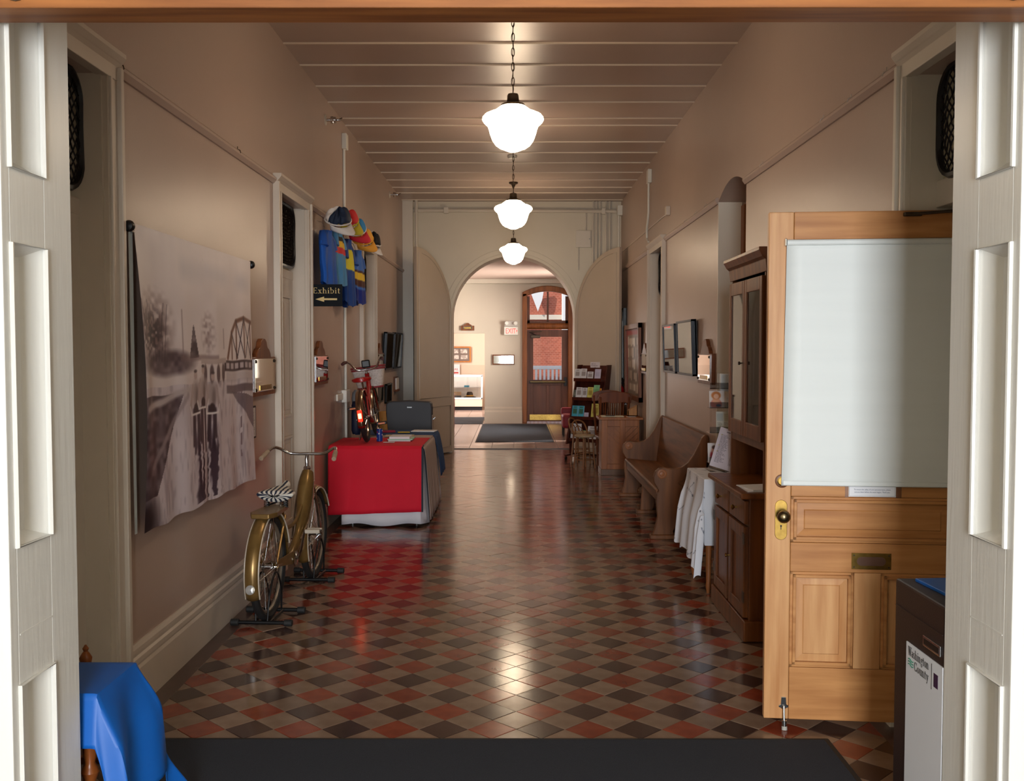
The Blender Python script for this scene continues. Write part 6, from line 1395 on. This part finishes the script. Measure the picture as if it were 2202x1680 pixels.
# gallery: showcase, board, jail poster
sc = thing('glass_showcase', 'white framed glass showcase glimpsed through the gallery opening', 'showcase', (-1.62, 27.3, 0)); WM = mat('white_enamel', (222, 222, 224), .4)
MB().box(-.75, .75, -.25, .25, .1, .3).build('cabinet_base', mat('showcase_base', (206, 186, 168), .5), sc); MB().box(-.74, .74, -.22, .24, 0, .1).build('toe_kick', BLACKM, sc)
for sx in (-.74, .74):
    for sy in (-.24, .24): MB().box(sx - .02, sx + .02, sy - .02, sy + .02, .3, .95).build('corner_post', WM, sc)
for z in (.3, .92):
    for sy in (-.24, .24): MB().box(-.76, .76, sy - .02, sy + .02, z, z + .045).build('rail', WM, sc, bevel=.004)
MB().box(-.72, .72, -.244, -.24, .34, .92).build('front_pane', GLASS, sc); MB().box(-.72, .72, -.2, .2, .62, .628).build('shelf', GLASS, sc); MB().box(-.72, .72, .235, .245, .34, .92).build('back_pane', mat('showcase_back', (216, 214, 208), .5), sc)
t = thing('straw_hat', 'dark hat with yellow band inside the showcase', 'hat', (-1.22, 27.25, .345)); MB().lathe([(.0, .0), (.17, .0), (.175, .015), (.1, .03), (.085, .12), (.06, .15), (.0, .155)], seg=24).build('hat_body', mat('hat_brown', (50, 40, 36), .7), t, smooth=True); MB().lathe([(.101, .03), (.104, .035), (.098, .06), (.094, .065)], seg=24).build('hat_band', mat('hat_yellow', (220, 160, 40), .6), t)
sheet('exhibit_book', 'thin dark books stacked inside the showcase', 'book', -1.58, 27.2, .345, .24, .16, .05, mat('book_dark', (60, 62, 72), .6))
sheet('exhibit_box', 'turquoise box on the showcase shelf', 'box', -1.3, 27.2, .628, .14, .1, .05, mat('turquoise', (60, 150, 180), .5))
o = MB().box(-.22, .16, -.01, .01, 0, .15).build('name_board', mat('tan_board', (176, 140, 100), .6)); o.location = (-1.62, 27.36, .345); tag(o, 'tan lettered board at the back of the showcase', 'board')
t = thing('photo_board', 'orange framed board of old photographs on the gallery wall', 'picture', (-1.56, 28.35, 1.30))
MB().box(-.32, .32, -.03, 0, 0, .45).build('frame', wood('orange_frame', (206, 132, 54), (180, 106, 40)), t, bevel=.004)
def pb_(U, V):
    im = fill(U, (120, 106, 98))
    for x, y in ((.1, .58), (.55, .58), (.12, .14), (.56, .14)): im = put(im, rect(U, V, x, x + .34, y, y + .3) * (.55 + .45 * (vnoise(U, V, 14, 12, 3) > .45)), (214, 206, 198))
    return im
painted('photographs', pb_, lambda u, v: (-.285 + .57 * u, -.032, .035 + .38 * v), 40, 30, t)
t = thing('jail_poster', 'small white poster with red JAIL lettering above the showcase', 'poster', (-1.66, 28.3, .92)); MB().box(-.11, .11, -.01, .01, 0, .32).build('sheet', PAPER, t); text('JAIL', .085, face((0, -.0105, .15), (1, 0, 0), (0, 0, 1)), mat('poster_red', (190, 50, 44), .6), t, align='CENTER'); MB().box(-.07, .07, -.0112, -.01, .06, .1).build('small_print', mat('poster_red', (190, 50, 44)), t)
# vestibule window with bright daylight behind it
wn = struct(MB().box(1.95, 2.02, 19.4, 19.47, 1.0, 2.9).box(1.95, 2.02, 20.93, 21.0, 1.0, 2.9).box(1.95, 2.02, 19.4, 21.0, 2.83, 2.9).box(1.95, 2.02, 19.4, 21.0, 1.0, 1.07).box(1.95, 2.02, 19.4, 21.0, 1.92, 1.98).build('window_1', TRIMW), 'tall painted sash window in the vestibule')
MB().box(1.9, 2.0, 19.35, 21.05, .96, 1.0).build('sill', TRIMW, wn, bevel=.006)
for z0, z1 in ((1.07, 1.92), (1.98, 2.83)): MB().box(2.0, 2.004, 19.47, 20.93, z0, z1).build('pane', GLASS, wn)
# outside the exit door: paving, brick house, white porch column and steps
struct(MB().box(-14, 24, YF + .3, 60, -.3, -.02).build('ground', mat('paving', (170, 160, 150), .8, var=.2, vs=2)), 'pale paving outside the exit door')
def brick_mat():
    m = bpy.data.materials.new('brick'); m.use_nodes = True; nt = m.node_tree; t_ = nt.nodes.new('ShaderNodeTexBrick'); tc = nt.nodes.new('ShaderNodeTexCoord'); mp = nt.nodes.new('ShaderNodeMapping'); mp.inputs['Rotation'].default_value = (R(90), 0, 0)
    t_.inputs['Color1'].default_value = (*lin((172, 92, 72)), 1); t_.inputs['Color2'].default_value = (*lin((150, 76, 58)), 1); t_.inputs['Mortar'].default_value = (*lin((196, 150, 130)), 1); t_.inputs['Scale'].default_value = 4.4; t_.inputs['Mortar Size'].default_value = .012
    nt.links.new(tc.outputs['Object'], mp.inputs[0]); nt.links.new(mp.outputs[0], t_.inputs['Vector']); nt.links.new(t_.outputs[0], nt.nodes['Principled BSDF'].inputs['Base Color']); nt.nodes['Principled BSDF'].inputs['Roughness'].default_value = .85; return m
hs_ = thing('brick_house', 'sunlit red brick house seen through the exit door', 'house', (2, 31, 0))
MB().box(-8, 10, 0, 4, -.1, 9).build('wall', brick_mat(), hs_); MB().box(-8, 10, -.06, 0, -.1, .5).build('stone_base', mat('stone_base', (206, 196, 182), .8), hs_)
MB().prism([(-1.5, 3.5), (-1.05, 3.6), (-1.12, 3.2), (-1.25, 2.85)], 'y', -.2, -.15).build('white_pennant', WM, hs_); MB().box(-.5, -.3, -.25, .01, 0, 8).build('white_downpipe', WM, hs_, bevel=.02); MB().box(-8, 10, -.1, 0, 2.6, 2.75).build('stone_band', mat('stone_base', (206, 196, 182)), hs_)
pt = thing('porch_railing', 'white porch railing outside the exit door', 'railing', (1.22, 27.2, 0))
MB().box(-.9, .9, -.04, .04, 1.12, 1.22).build('top_rail', WM, pt, bevel=.01); MB().box(-.9, .9, -.03, .03, .12, .2).build('bottom_rail', WM, pt, bevel=.01)
for k in range(16): MB().box(-.86 + .113 * k, -.80 + .113 * k, -.02, .02, .2, 1.12).build('baluster', WM, pt)
for sx in (-.95, .95): MB().box(sx - .06, sx + .06, -.06, .06, 0, 1.3).build('post', WM, pt, bevel=.01)
